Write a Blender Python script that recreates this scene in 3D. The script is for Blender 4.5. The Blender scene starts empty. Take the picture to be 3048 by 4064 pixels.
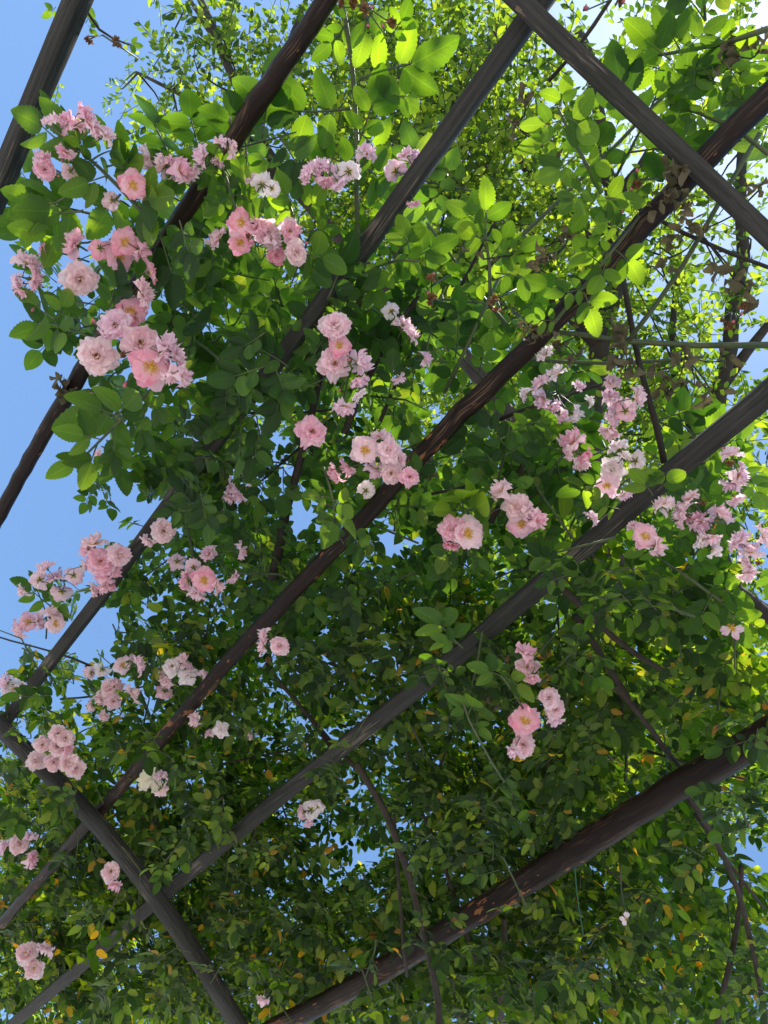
import bpy, math, random
import numpy as np
from mathutils import Vector, Matrix

rnd = random.Random(7)
rng = np.random.default_rng(7)
S = bpy.context.scene
COL = S.collection

# ------------------------------------------------------------------ camera, sky, sun, exposure
PXW, PXH, F = 3048.0, 4064.0, 3050.0
EYE = 1.6                      # eye height; the beam plane is BEAM above it
BEAM = 1.2
PITCH = math.radians(61.3)
ROLL = math.radians(45.0)
d = Vector((0, math.cos(PITCH), math.sin(PITCH)))
eu = Vector((0, math.sin(PITCH), -math.cos(PITCH)))
ew = Vector((1, 0, 0))
RIGHT = -eu * math.sin(ROLL) + ew * math.cos(ROLL)
DOWN = eu * math.cos(ROLL) + ew * math.sin(ROLL)
CAMP = Vector((0, 0, EYE))
cam = bpy.data.cameras.new('camera')
cam.sensor_fit = 'VERTICAL'
cam.sensor_height = 24.0
cam.lens = 24.0 * F / PXH
cam.clip_start = 0.02
cam.clip_end = 2000
co = bpy.data.objects.new('camera', cam)
COL.objects.link(co)
m = Matrix.Identity(4)
for i, v in enumerate((RIGHT, -DOWN, -d)):
    m[0][i], m[1][i], m[2][i] = v
m.translation = CAMP
co.matrix_world = m
S.camera = co

K = PXW / 1659.0               # photo coordinates below are in a 1659 x 2212 frame


def ray(x, y):
    return d * F + RIGHT * (x * K - PXW / 2) + DOWN * (y * K - PXH / 2)


def P(x, y, z=BEAM):
    """Point at height z above the eye seen at photo position x, y."""
    r = ray(x, y)
    return CAMP + r * (z / r.z)


def mpp(x, y, z=BEAM):
    """Metres per photo unit there."""
    r = ray(x, y)
    return (r * (z / r.z)).length / r.length * K * (r.length / F) * (F / r.length)


SUNDIR = ray(1640, 30).normalized()
W = bpy.data.worlds.new("World")
S.world = W
W.use_nodes = True
nt = W.node_tree
for n in list(nt.nodes):
    nt.nodes.remove(n)
sky = nt.nodes.new('ShaderNodeTexSky')
sky.sky_type = 'NISHITA'
sky.sun_disc = False
sky.sun_elevation = math.asin(SUNDIR.z)
sky.sun_rotation = math.atan2(SUNDIR.x, SUNDIR.y)
sky.air_density = 1.0
sky.dust_density = 0.4
sky.ozone_density = 2.2
bg = nt.nodes.new('ShaderNodeBackground')
bg.inputs[1].default_value = 0.125
wo = nt.nodes.new('ShaderNodeOutputWorld')
tint = nt.nodes.new('ShaderNodeMix')
tint.data_type = 'RGBA'
tint.blend_type = 'MULTIPLY'
tint.inputs[0].default_value = 1.0
tint.inputs[7].default_value = (0.86, 1.0, 1.05, 1)
nt.links.new(sky.outputs[0], tint.inputs[6])
nt.links.new(tint.outputs[2], bg.inputs[0])
nt.links.new(bg.outputs[0], wo.inputs[0])

sun = bpy.data.lights.new('sun', 'SUN')
sun.energy = 5.0
sun.angle = math.radians(0.5)
sun.color = (1.0, 0.95, 0.86)
so = bpy.data.objects.new('sun', sun)
COL.objects.link(so)
so.rotation_euler = SUNDIR.to_track_quat('Z', 'Y').to_euler()
so.location = (0, 0, 12)

S.view_settings.view_transform = 'Standard'
S.view_settings.look = 'None'
S.view_settings.gamma = 1
S.view_settings.use_curve_mapping = False
S.view_settings.exposure = 0.95
S.render.engine = 'CYCLES'
S.cycles.max_bounces = 8
S.cycles.transmission_bounces = 6
S.cycles.diffuse_bounces = 5


# ------------------------------------------------------------------ materials
def new_mat(name):
    mt = bpy.data.materials.new(name)
    mt.use_nodes = True
    t = mt.node_tree
    for n in list(t.nodes):
        t.nodes.remove(n)
    out = t.nodes.new('ShaderNodeOutputMaterial')
    return mt, t, out


def ramp(t, stops, fac):
    r = t.nodes.new('ShaderNodeValToRGB')
    e = r.color_ramp.elements
    while len(e) < len(stops):
        e.new(0.5)
    for k, (p, c) in enumerate(stops):
        e[k].position = p
        e[k].color = (*c, 1)
    t.links.new(fac, r.inputs[0])
    return r.outputs[0]


def mth(t, op, a, b=None, c=None):
    n = t.nodes.new('ShaderNodeMath')
    n.operation = op
    for k, v in enumerate((a, b, c)):
        if v is None:
            continue
        if isinstance(v, (int, float)):
            n.inputs[k].default_value = v
        else:
            t.links.new(v, n.inputs[k])
    return n.outputs[0]


def mixc(t, fac, a, b, mode='MIX'):
    n = t.nodes.new('ShaderNodeMix')
    n.data_type = 'RGBA'
    n.blend_type = mode
    for k, v in ((0, fac), (6, a), (7, b)):
        if isinstance(v, (int, float)):
            n.inputs[k].default_value = v
        elif isinstance(v, tuple):
            n.inputs[k].default_value = (*v, 1)
        else:
            t.links.new(v, n.inputs[k])
    return n.outputs[2]


def leaf_mat(name, stops, trans=0.45, under=1.25, veins=True, rough=0.42, tcol=(1.6, 1.75, 0.55)):
    mt, t, out = new_mat(name)
    geo = t.nodes.new('ShaderNodeNewGeometry')
    base = ramp(t, stops, geo.outputs['Random Per Island'])
    noise = t.nodes.new('ShaderNodeTexNoise')
    noise.inputs['Scale'].default_value = 60
    noise.inputs['Detail'].default_value = 3
    nn = mth(t, 'MULTIPLY_ADD', noise.outputs[0], 0.5, 0.75)
    base = mixc(t, 1.0, base, nn, 'MULTIPLY')
    if veins:
        uv = t.nodes.new('ShaderNodeUVMap')
        sx = t.nodes.new('ShaderNodeSeparateXYZ')
        t.links.new(uv.outputs[0], sx.inputs[0])
        au = mth(t, 'ABSOLUTE', sx.outputs[0])
        mid = mth(t, 'LESS_THAN', au, 0.045)
        ph = mth(t, 'FRACT', mth(t, 'SUBTRACT', mth(t, 'MULTIPLY', sx.outputs[1], 8.0), mth(t, 'MULTIPLY', au, 1.6)))
        side = mth(t, 'MULTIPLY', mth(t, 'LESS_THAN', ph, 0.10), 0.45)
        v = mth(t, 'MAXIMUM', mid, side)
        base = mixc(t, mth(t, 'MULTIPLY', v, 0.55), base, mixc(t, 1.0, base, (1.7, 1.55, 1.5), 'MULTIPLY'))
    # pale matt underside
    pale = mixc(t, 1.0, base, (under, under * 0.97, under * 1.12), 'MULTIPLY')
    front = mixc(t, geo.outputs['Backfacing'], base, pale)
    pb = t.nodes.new('ShaderNodeBsdfPrincipled')
    t.links.new(front, pb.inputs['Base Color'])
    rr = mth(t, 'MULTIPLY_ADD', geo.outputs['Backfacing'], 0.25, rough)
    t.links.new(rr, pb.inputs['Roughness'])
    pb.inputs['Specular IOR Level'].default_value = 0.22
    tr = t.nodes.new('ShaderNodeBsdfTranslucent')
    tc = mixc(t, 1.0, base, tcol, 'MULTIPLY')
    t.links.new(tc, tr.inputs[0])
    mx = t.nodes.new('ShaderNodeMixShader')
    mx.inputs[0].default_value = trans
    t.links.new(pb.outputs[0], mx.inputs[1])
    t.links.new(tr.outputs[0], mx.inputs[2])
    t.links.new(mx.outputs[0], out.inputs[0])
    return mt


def plain(name, c, rough=0.6, trans=0.0, tc=None, var=0.0, scale=40, c2=None):
    mt, t, out = new_mat(name)
    pb = t.nodes.new('ShaderNodeBsdfPrincipled')
    pb.inputs['Base Color'].default_value = (*c, 1)
    pb.inputs['Roughness'].default_value = rough
    if c2:
        no = t.nodes.new('ShaderNodeTexNoise')
        no.inputs['Scale'].default_value = scale
        no.inputs['Detail'].default_value = 5
        tcn = t.nodes.new('ShaderNodeTexCoord')
        t.links.new(tcn.outputs['Object'], no.inputs[0])
        cc = ramp(t, [(0.35, c), (0.65, c2)], no.outputs[0])
        t.links.new(cc, pb.inputs['Base Color'])
    sh = pb.outputs[0]
    if trans:
        tr = t.nodes.new('ShaderNodeBsdfTranslucent')
        tr.inputs[0].default_value = (*(tc or c), 1)
        mx = t.nodes.new('ShaderNodeMixShader')
        mx.inputs[0].default_value = trans
        t.links.new(pb.outputs[0], mx.inputs[1])
        t.links.new(tr.outputs[0], mx.inputs[2])
        sh = mx.outputs[0]
    t.links.new(sh, out.inputs[0])
    return mt


def petal_mat(name='petal'):
    mt, t, out = new_mat(name)
    oi = t.nodes.new('ShaderNodeObjectInfo')
    uv = t.nodes.new('ShaderNodeUVMap')
    sx = t.nodes.new('ShaderNodeSeparateXYZ')
    t.links.new(uv.outputs[0], sx.inputs[0])
    geo = t.nodes.new('ShaderNodeNewGeometry')
    noise = t.nodes.new('ShaderNodeTexNoise')
    noise.inputs['Scale'].default_value = 90
    # yellow heart, pale base, coloured petal edge
    edge = mixc(t, mth(t, 'MULTIPLY', geo.outputs['Random Per Island'], 0.65), oi.outputs['Color'], (0.97, 0.84, 0.87))
    paleb = mixc(t, 0.55, oi.outputs['Color'], (0.97, 0.88, 0.88))
    f = t.nodes.new('ShaderNodeMapRange')
    f.interpolation_type = 'SMOOTHSTEP'
    f.inputs[1].default_value = 0.25
    f.inputs[2].default_value = 0.95
    vv = mth(t, 'ADD', sx.outputs[1], mth(t, 'MULTIPLY_ADD', noise.outputs[0], 0.3, -0.15))
    t.links.new(vv, f.inputs[0])
    c = mixc(t, f.outputs[0], paleb, edge)
    g = t.nodes.new('ShaderNodeMapRange')
    g.inputs[1].default_value = 0.28
    g.inputs[2].default_value = 0.08
    t.links.new(sx.outputs[1], g.inputs[0])
    c = mixc(t, mth(t, 'MULTIPLY', g.outputs[0], 0.8), c, (0.9, 0.72, 0.25))
    pb = t.nodes.new('ShaderNodeBsdfPrincipled')
    t.links.new(c, pb.inputs['Base Color'])
    pb.inputs['Roughness'].default_value = 0.6
    pb.inputs['Specular IOR Level'].default_value = 0.2
    tr = t.nodes.new('ShaderNodeBsdfTranslucent')
    t.links.new(c, tr.inputs[0])
    mx = t.nodes.new('ShaderNodeMixShader')
    mx.inputs[0].default_value = 0.45
    t.links.new(pb.outputs[0], mx.inputs[1])
    t.links.new(tr.outputs[0], mx.inputs[2])
    t.links.new(mx.outputs[0], out.inputs[0])
    return mt


def wood_mat(name, dark, mid, patch, patch_amt, scratch, rough=0.62):
    """UV: u = metres along the timber, v = metres round it."""
    mt, t, out = new_mat(name)
    uv = t.nodes.new('ShaderNodeUVMap')

    def nz(sx_, sy_, detail=5, rough_=0.6):
        mp = t.nodes.new('ShaderNodeMapping')
        mp.inputs['Scale'].default_value = (sx_, sy_, 1)
        t.links.new(uv.outputs[0], mp.inputs[0])
        n = t.nodes.new('ShaderNodeTexNoise')
        n.inputs['Scale'].default_value = 1
        n.inputs['Detail'].default_value = detail
        n.inputs['Roughness'].default_value = rough_
        t.links.new(mp.outputs[0], n.inputs[0])
        return n.outputs[0]
    grain = nz(9, 190)
    big = nz(5, 14)
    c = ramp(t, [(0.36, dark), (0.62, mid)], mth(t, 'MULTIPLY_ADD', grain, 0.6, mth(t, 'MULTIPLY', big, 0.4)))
    pm = nz(26, 60, 4, 0.55)
    reg = nz(2.2, 4, 2, 0.5)
    pf = t.nodes.new('ShaderNodeMapRange')
    lo = 1.22 - patch_amt
    pf.inputs[1].default_value = lo
    pf.inputs[2].default_value = lo + 0.03
    t.links.new(mth(t, 'ADD', pm, reg), pf.inputs[0])
    c = mixc(t, pf.outputs[0], c, patch)
    sm = nz(14, 330, 3, 0.6)
    reg2 = nz(4.5, 11, 3, 0.5)
    sf = t.nodes.new('ShaderNodeMapRange')
    sf.inputs[1].default_value = 1.12
    sf.inputs[2].default_value = 1.25
    t.links.new(mth(t, 'ADD', sm, reg2), sf.inputs[0])
    c = mixc(t, mth(t, 'MULTIPLY', sf.outputs[0], 0.8), c, scratch)
    pb = t.nodes.new('ShaderNodeBsdfPrincipled')
    t.links.new(c, pb.inputs['Base Color'])
    pb.inputs['Roughness'].default_value = rough
    pb.inputs['Specular IOR Level'].default_value = 0.22
    bp = t.nodes.new('ShaderNodeBump')
    bp.inputs['Strength'].default_value = 0.5
    bp.inputs['Distance'].default_value = 0.004
    t.links.new(mth(t, 'SUBTRACT', grain, mth(t, 'MULTIPLY', pf.outputs[0], 0.5)), bp.inputs['Height'])
    t.links.new(bp.outputs[0], pb.inputs['Normal'])
    t.links.new(pb.outputs[0], out.inputs[0])
    return mt


def G(*a):
    return [(p, c) for p, c in a]


M = {}
M['leaf_big'] = leaf_mat('rose_leaf_large', G((0.0, (0.026, 0.066, 0.018)), (0.5, (0.055, 0.118, 0.026)), (0.85, (0.085, 0.160, 0.034)), (1.0, (0.12, 0.19, 0.04))), trans=0.5, tcol=(6.6, 5.0, 0.45))
M['leaf_mass'] = leaf_mat('rose_leaf', G((0.0, (0.014, 0.038, 0.013)), (0.5, (0.036, 0.082, 0.023)), (0.85, (0.065, 0.125, 0.032)), (1.0, (0.11, 0.15, 0.04))), trans=0.42, tcol=(5.4, 4.8, 0.6), under=1.1)
M['leaf_small'] = leaf_mat('small_rose_leaf', G((0.0, (0.008, 0.024, 0.006)), (0.5, (0.032, 0.076, 0.014)), (0.85, (0.095, 0.150, 0.033)), (0.968, (0.13, 0.16, 0.038)), (0.982, (0.28, 0.19, 0.025)), (1.0, (0.22, 0.10, 0.03))), trans=0.44, tcol=(5.6, 4.8, 0.45), under=1.1)
M['leaf_yellow'] = leaf_mat('yellowed_leaf', G((0.0, (0.42, 0.26, 0.03)), (0.6, (0.45, 0.30, 0.04)), (1.0, (0.36, 0.15, 0.04))), trans=0.4, veins=False, tcol=(1.3, 1.2, 0.8))
M['leaf_dry'] = leaf_mat('withered_leaf', G((0.0, (0.050, 0.045, 0.028)), (0.6, (0.110, 0.098, 0.055)), (1.0, (0.15, 0.15, 0.06))), trans=0.25, veins=False, rough=0.7, tcol=(1.3, 1.1, 0.6))
M['tree_leaf'] = leaf_mat('tree_leaf', G((0.0, (0.018, 0.045, 0.010)), (0.5, (0.065, 0.125, 0.020)), (1.0, (0.16, 0.22, 0.035))), trans=0.5, veins=False, tcol=(3.6, 3.2, 0.55))
M['stem'] = plain('green_stem', (0.040, 0.070, 0.018), 0.55, c2=(0.075, 0.085, 0.030))
M['cane'] = plain('brown_cane', (0.014, 0.009, 0.006), 0.8, c2=(0.034, 0.023, 0.013), scale=60)
M['bark'] = plain('bark', (0.012, 0.009, 0.006), 0.9, c2=(0.028, 0.021, 0.014), scale=14)
M['petal'] = petal_mat()
M['stamen'] = plain('stamen', (0.80, 0.50, 0.05), 0.6, c2=(0.62, 0.30, 0.03), scale=400)
M['stamen_old'] = plain('faded_stamen', (0.48, 0.24, 0.05), 0.7, c2=(0.28, 0.12, 0.03), scale=400)
M['calyx'] = plain('calyx', (0.09, 0.13, 0.04), 0.6, trans=0.2, tc=(0.2, 0.26, 0.06))
M['bud'] = plain('bud_pink', (0.62, 0.10, 0.17), 0.5, trans=0.2, tc=(0.8, 0.2, 0.28), c2=(0.72, 0.25, 0.30), scale=80)
M['brown_petal'] = plain('withered_petal', (0.24, 0.11, 0.04), 0.8, trans=0.25, tc=(0.4, 0.2, 0.07), c2=(0.12, 0.06, 0.03), scale=60)
M['cream'] = plain('cream_petal', (0.86, 0.80, 0.62), 0.6, trans=0.4, tc=(0.86, 0.8, 0.6))
M['tie'] = plain('green_tie', (0.012, 0.085, 0.05), 0.5)
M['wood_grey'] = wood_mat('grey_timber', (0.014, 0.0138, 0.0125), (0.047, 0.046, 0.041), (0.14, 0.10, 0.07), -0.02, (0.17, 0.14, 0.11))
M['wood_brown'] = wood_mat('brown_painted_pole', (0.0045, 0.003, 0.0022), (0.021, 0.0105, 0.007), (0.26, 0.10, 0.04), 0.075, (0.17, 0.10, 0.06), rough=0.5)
M['paving'] = plain('paving', (0.33, 0.315, 0.30), 0.85, c2=(0.41, 0.39, 0.37), scale=3)


# ------------------------------------------------------------------ mesh helpers
def empty(name, loc, label=None, cat=None, group=None):
    o = bpy.data.objects.new(name, None)
    o.empty_display_size = 0.05
    COL.objects.link(o)
    o.location = loc
    tag(o, label, cat, group)
    return o


def tag(o, label=None, cat=None, group=None, kind=None):
    if label:
        o['label'] = label
    if cat:
        o['category'] = cat
    if group:
        o['group'] = group
    if kind:
        o['kind'] = kind
    return o


def link(name, me, parent=None, label=None):
    o = bpy.data.objects.new(name, me)
    COL.objects.link(o)
    if parent is not None:
        o.parent = parent
        # the data are in world space unless the caller places them
        o.matrix_parent_inverse = Matrix.Translation(-parent.location) if parent.parent is None else Matrix.Identity(4)
    if label:
        o['label'] = label
    return o


class MB:
    """Collects vertices, faces (with one material index each) and per-corner UVs."""

    def __init__(self):
        self.v, self.f, self.uv, self.mi = [], [], [], []

    def grid(self, pts, uvs, mi=0, close=False):
        """pts: rows of columns of points."""
        b = len(self.v)
        R, C = len(pts), len(pts[0])
        for r in pts:
            self.v.extend([tuple(p) for p in r])
        for i in range(R - 1):
            for j in range(C - 1 if not close else C):
                j2 = (j + 1) % C
                self.f.append((b + i * C + j, b + i * C + j2, b + (i + 1) * C + j2, b + (i + 1) * C + j))
                uj2 = uvs[i][j + 1] if j + 1 < len(uvs[i]) else uvs[i][0]
                uk2 = uvs[i + 1][j + 1] if j + 1 < len(uvs[i + 1]) else uvs[i + 1][0]
                self.uv.extend([uvs[i][j], uj2, uk2, uvs[i + 1][j]])
                self.mi.append(mi)

    def tube(self, pts, radii, n=6, mi=0, wobble=0.0, seed=0, square=None, up=None, lumps=None):
        """Swept tube (or squared timber with bevelled edges) along pts. uv in metres."""
        pts = [Vector(p) for p in pts]
        rr = random.Random(seed)
        rows, uvs = [], []
        L = 0.0
        ref = Vector(up) if up is not None else None
        if square:
            w, h = square
            bv = min(w, h) * 0.10
            sec = [(-w + bv, -h), (w - bv, -h), (w, -h + bv), (w, h - bv), (w - bv, h), (-w + bv, h), (-w, h - bv), (-w, -h + bv)]
        prev = None
        for i, p in enumerate(pts):
            a = pts[min(i + 1, len(pts) - 1)] - pts[max(i - 1, 0)]
            if a.length < 1e-9:
                a = Vector((0, 0, 1))
            a.normalize()
            if prev is None:
                u0 = ref if ref is not None else (Vector((0, 0, 1)) if abs(a.z) < 0.9 else Vector((1, 0, 0)))
            else:
                u0 = prev
            s = a.cross(u0)
            if s.length < 1e-6:
                s = a.cross(Vector((1, 0.3, 0.2)))
            s.normalize()
            u = s.cross(a).normalized()
            prev = u
            if i:
                L += (p - pts[i - 1]).length
            r = radii[i] if hasattr(radii, '__len__') else radii
            row, uvr = [], []
            if square:
                per = 0
                for k, (x, y) in enumerate(sec):
                    j = 1 + wobble * rr.uniform(-1, 1)
                    row.append(p + s * x * r * j + u * y * r * j)
                    if k:
                        per += math.hypot(x - sec[k - 1][0], y - sec[k - 1][1]) * r
                    uvr.append((L, per))
                uvr.append((L, per + (2 * min(w, h) - 2 * bv) * r))
            else:
                for k in range(n):
                    t = 2 * math.pi * k / n
                    j = 1 + wobble * rr.uniform(-1, 1)
                    row.append(p + (s * math.cos(t) + u * math.sin(t)) * r * j)
                    uvr.append((L, t * r))
                uvr.append((L, 2 * math.pi * r))
            rows.append(row)
            uvs.append(uvr)
        b = len(self.v)
        self.grid(rows, uvs, mi, close=True)
        C = len(rows[0])
        for st, rev in ((b, True), (b + (len(rows) - 1) * C, False)):
            idx = [st + k for k in range(C)]
            if rev:
                idx = idx[::-1]
            self.f.append(tuple(idx))
            e = uvs[0] if rev else uvs[-1]
            cx = e[0][0]
            cap = [(cx + 0.02 * math.cos(2 * math.pi * k / C), 0.02 * math.sin(2 * math.pi * k / C)) for k in range(C)]
            self.uv.extend(cap)
            self.mi.append(mi)

    def mesh(self, name, mats, smooth=True):
        me = bpy.data.meshes.new(name)
        me.from_pydata(self.v, [], self.f)
        uvl = me.uv_layers.new(name='UVMap')
        uvl.data.foreach_set('uv', np.array(self.uv, dtype=np.float32).ravel())
        for mt in mats:
            me.materials.append(mt)
        me.polygons.foreach_set('material_index', np.array(self.mi, dtype=np.int32))
        if smooth:
            me.polygons.foreach_set('use_smooth', np.ones(len(self.f), dtype=bool))
        me.update()
        return me

    def arrays(self):
        return dict(v=np.array(self.v, dtype=np.float64), loops=np.array([i for f in self.f for i in f], dtype=np.int64),
                    n=np.array([len(f) for f in self.f], dtype=np.int64), uv=np.array(self.uv, dtype=np.float32), mi=np.array(self.mi, dtype=np.int32))


def scatter_mesh(name, batches, mats):
    """batches: (template, mats N3x3, locs Nx3, material offset array or None). One mesh out."""
    V, Lp, N, UV, MI = [], [], [], [], []
    base = 0
    for T, R, Lc, mo in batches:
        n = len(Lc)
        if n == 0:
            continue
        v = np.einsum('nij,kj->nki', R, T['v']) + Lc[:, None, :]
        k = len(T['v'])
        V.append(v.reshape(-1, 3))
        Lp.append((T['loops'][None, :] + (np.arange(n) * k)[:, None] + base).ravel())
        N.append(np.tile(T['n'], n))
        UV.append(np.tile(T['uv'], (n, 1)))
        mi = np.tile(T['mi'], (n, 1))
        if mo is not None:
            mi = np.where(mi == 0, np.asarray(mo)[:, None], mi)
        MI.append(mi.ravel())
        base += n * k
    V = np.concatenate(V).astype(np.float32)
    Lp = np.concatenate(Lp).astype(np.int32)
    N = np.concatenate(N).astype(np.int32)
    UV = np.concatenate(UV)
    MI = np.concatenate(MI).astype(np.int32)
    me = bpy.data.meshes.new(name)
    me.vertices.add(len(V))
    me.vertices.foreach_set('co', V.ravel())
    me.loops.add(len(Lp))
    me.loops.foreach_set('vertex_index', Lp)
    me.polygons.add(len(N))
    st = np.zeros(len(N), dtype=np.int32)
    st[1:] = np.cumsum(N)[:-1]
    me.polygons.foreach_set('loop_start', st)
    me.polygons.foreach_set('material_index', MI)
    me.polygons.foreach_set('use_smooth', np.ones(len(N), dtype=bool))
    uvl = me.uv_layers.new(name='UVMap')
    uvl.data.foreach_set('uv', UV.astype(np.float32).ravel())
    for mt in mats:
        me.materials.append(mt)
    me.update(calc_edges=True)
    return me


# ------------------------------------------------------------------ leaves
def leaflet(mb, base, ax, nrm, L, ratio=0.36, stations=4, cols=3, serr=0.0, sag=0.2, fold=0.12, mi=0, rr=rnd, twist=0.0, curl=0.0):
    ax = Vector(ax).normalized()
    nrm = Vector(nrm)
    side = nrm.cross(ax).normalized()
    nrm = ax.cross(side).normalized()
    rows, uvs = [], []
    for i in range(stations + 1):
        t = i / stations
        w = ratio * (math.sin(math.pi * min(1, t ** 0.86)) ** 0.60) * (1.0 - 0.16 * t)
        if serr and 0 < i < stations and i % 2:
            w *= 1 - serr
        if i == 0 or i == stations:
            w = 0.008
        row, uvr = [], []
        for j in range(cols):
            s = -1 + 2 * j / (cols - 1)
            off = fold * abs(s) * w * 2.2 + curl * s * s * w * 2 * math.sin(5 * t + 1)
            p = Vector(base) + ax * (t * L) + side * (s * w * L) + nrm * (off * L - sag * t * t * L + 0.03 * L * math.sin(7 * t + 3 * s) * (1 if curl else 0.35))
            row.append(p)
            uvr.append((s, t))
        rows.append(row)
        uvs.append(uvr)
    mb.grid(rows, uvs, mi)


def compound(n=5, hi=False, seed=0, ratio=0.36, curl=0.0):
    """Pinnate rose leaf, leaflet length 1, along +X, upper face +Z. Material 0 blade, 1 stalk."""
    rr = random.Random(seed)
    mb = MB()
    pairs = (n - 1) // 2
    gap = 0.50
    R = 0.40 + gap * (pairs - 1) + 0.26
    st, cl, se = (18, 5, 0.11) if hi else (6, 3, 0.0)
    bend = rr.uniform(-0.12, 0.12)

    def pos(x):
        return Vector((x, bend * x * x / R, -0.05 * x * x / R))
    for k in range(pairs):
        x = 0.40 + gap * k
        for s in (-1, 1):
            a = math.radians(rr.uniform(48, 75))
            sz = rr.uniform(0.78, 1.0) * (0.82 if k == 0 and pairs > 1 else 1)
            ax = Vector((math.cos(a), s * math.sin(a), rr.uniform(-0.25, 0.15)))
            nr = Vector((rr.uniform(-.25, .25), rr.uniform(-.3, .3), 1))
            leaflet(mb, pos(x + rr.uniform(-.04, .04)) + ax * 0.06, ax, nr, sz, ratio * rr.uniform(.88, 1.1), st, cl, se, rr.uniform(0.05, 0.3), rr.uniform(0.05, 0.2), rr=rr, curl=curl)
    leaflet(mb, pos(R), Vector((1, bend + rr.uniform(-.2, .2), -.1)), Vector((rr.uniform(-.2, .2), rr.uniform(-.25, .25), 1)), 1.08, ratio * 1.05, st, cl, se, rr.uniform(0.05, 0.3), 0.1, rr=rr, curl=curl)
    m2 = 6 if hi else 2
    mb.tube([pos(R * k / m2) for k in range(m2 + 1)], [0.030 - 0.012 * k / m2 for k in range(m2 + 1)], n=5 if hi else 3, mi=1)
    T = mb.arrays()
    T['reach'] = R + 1.08
    return T


def frame(ax, nrm):
    ax = ax / np.linalg.norm(ax, axis=-1, keepdims=True)
    y = np.cross(nrm, ax)
    y /= np.linalg.norm(y, axis=-1, keepdims=True) + 1e-9
    z = np.cross(ax, y)
    return np.stack([ax, y, z], axis=-1)


def tmesh(name, T, mats):
    mb_v = T['v']
    me = scatter_mesh(name, [(T, np.eye(3)[None], np.zeros((1, 3)), None)], mats)
    return me


# ------------------------------------------------------------------ setting
mb = MB()
mb.grid([[(-400, -400, 0), (400, -400, 0)], [(-400, 400, 0), (400, 400, 0)]], [[(0, 0), (1, 0)], [(0, 1), (1, 1)]])
g = link('ground', mb.mesh('ground', [M['paving']], False))
tag(g, kind='structure')

# ------------------------------------------------------------------ pergola
def resample(pts, step):
    out = [Vector(pts[0])]
    for a, b in zip(pts, pts[1:]):
        a, b = Vector(a), Vector(b)
        k = max(1, int((b - a).length / step))
        for i in range(1, k + 1):
            out.append(a.lerp(b, i / k))
    return out


def extend(pts, a, b):
    p = [Vector(q) for q in pts]
    p[0] = p[0] + (p[0] - p[1]).normalized() * a
    p[-1] = p[-1] + (p[-1] - p[-2]).normalized() * b
    return p


def smooth(pts, it=2):
    p = [Vector(q) for q in pts]
    for _ in range(it):
        p = [p[0]] + [(p[i - 1] + p[i] * 2 + p[i + 1]) / 4 for i in range(1, len(p) - 1)] + [p[-1]]
    return p


perg = empty('wooden_pergola', (0.4, 1.1, 0), 'dark weathered timber pergola of grey planks and brown poles under the pink roses', 'pergola')
BARS = [
    ('rafter', 'grey', [(168, 0), (62, 250), (2, 396)], 0.0150, 0.0160, 'grey square rafter against open sky with pale lit side'),
    ('rafter', 'brown', [(706, 0), (562, 213), (513, 289), (340, 548), (170, 804), (50, 1013), (0, 1111)], 0.0150, 0, 'brown round pole with flaking paint'),
    ('rafter', 'grey', [(1160, 15), (1122, 72), (941, 318), (797, 531), (690, 660), (520, 880), (307, 1165), (217, 1295), (119, 1414), (50, 1508)], 0.0120, 0.0165, 'grey scratched rafter with pale lit edge'),
    ('rafter', 'brown', [(1646, 222), (1563, 305), (1383, 478), (1253, 649), (1112, 786), (995, 885), (905, 992), (768, 1136), (598, 1320), (505, 1410), (397, 1540), (271, 1692), (180, 1790), (60, 1930)], 0.0155, 0, 'dark red brown round pole with peeling orange patches'),
    ('rafter', 'grey', [(1636, 868), (1491, 980), (1282, 1172), (1130, 1291), (1067, 1353), (887, 1500), (724, 1627), (652, 1680), (505, 1808), (361, 1920), (217, 2053), (54, 2190)], 0.0160, 0.0120, 'grey grooved rafter crossing the dense leaves'),
    ('rafter', 'brown', [(1600, 1620), (1455, 1700), (1311, 1793), (1166, 1887), (1076, 1938), (940, 2030), (797, 2118), (652, 2190)], 0.0245, 0, 'thick dark pole with orange bare patches'),
]
for k, (nm, kind, px, hw, hh, lab) in enumerate(BARS):
    z = BEAM + (0.012 if kind == 'grey' else 0.0)
    pts = resample(extend(smooth([P(x, y, z) for x, y in px], 1), 0.9, 0.9), 0.12)
    rr = random.Random(30 + k)
    mb = MB()
    if kind == 'grey':
        mb.tube(pts, [1 + rr.uniform(-.03, .03) for _ in pts], wobble=0.02, seed=k, square=(hw, hh), up=(0, 0, 1))
    else:
        rad = [hw * (1 + rr.uniform(-.05, .05)) for _ in pts]
        pts = [q + Vector((rr.uniform(-1, 1), 0, rr.uniform(-1, 1))) * .0015 for q in resample(pts, 0.03)]
        nodes = [P(58, 975, z), P(560, 215, z)] if k == 1 else [P(1000, 862, z), P(455, 1470, z), P(1400, 462, z)] if k == 3 else [P(1240, 1838, z), P(830, 2100, z)]
        rad = []
        for i, q in enumerate(pts):
            near = min((q - w).length for w in nodes)
            tap = 1.06 - 0.10 * i / len(pts) if k == 5 else 1.0
            rad.append(hw * tap * (1 + .03 * math.sin(i * .37 + k) + rr.uniform(-.015, .015) + .16 * math.exp(-(near / .018) ** 2)))
        mb.tube(pts, rad, n=14, wobble=0.025, seed=k, up=(0, 0, 1))
    o = link(nm, mb.mesh(nm, [M['wood_grey' if kind == 'grey' else 'wood_brown']]), perg, lab)
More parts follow.
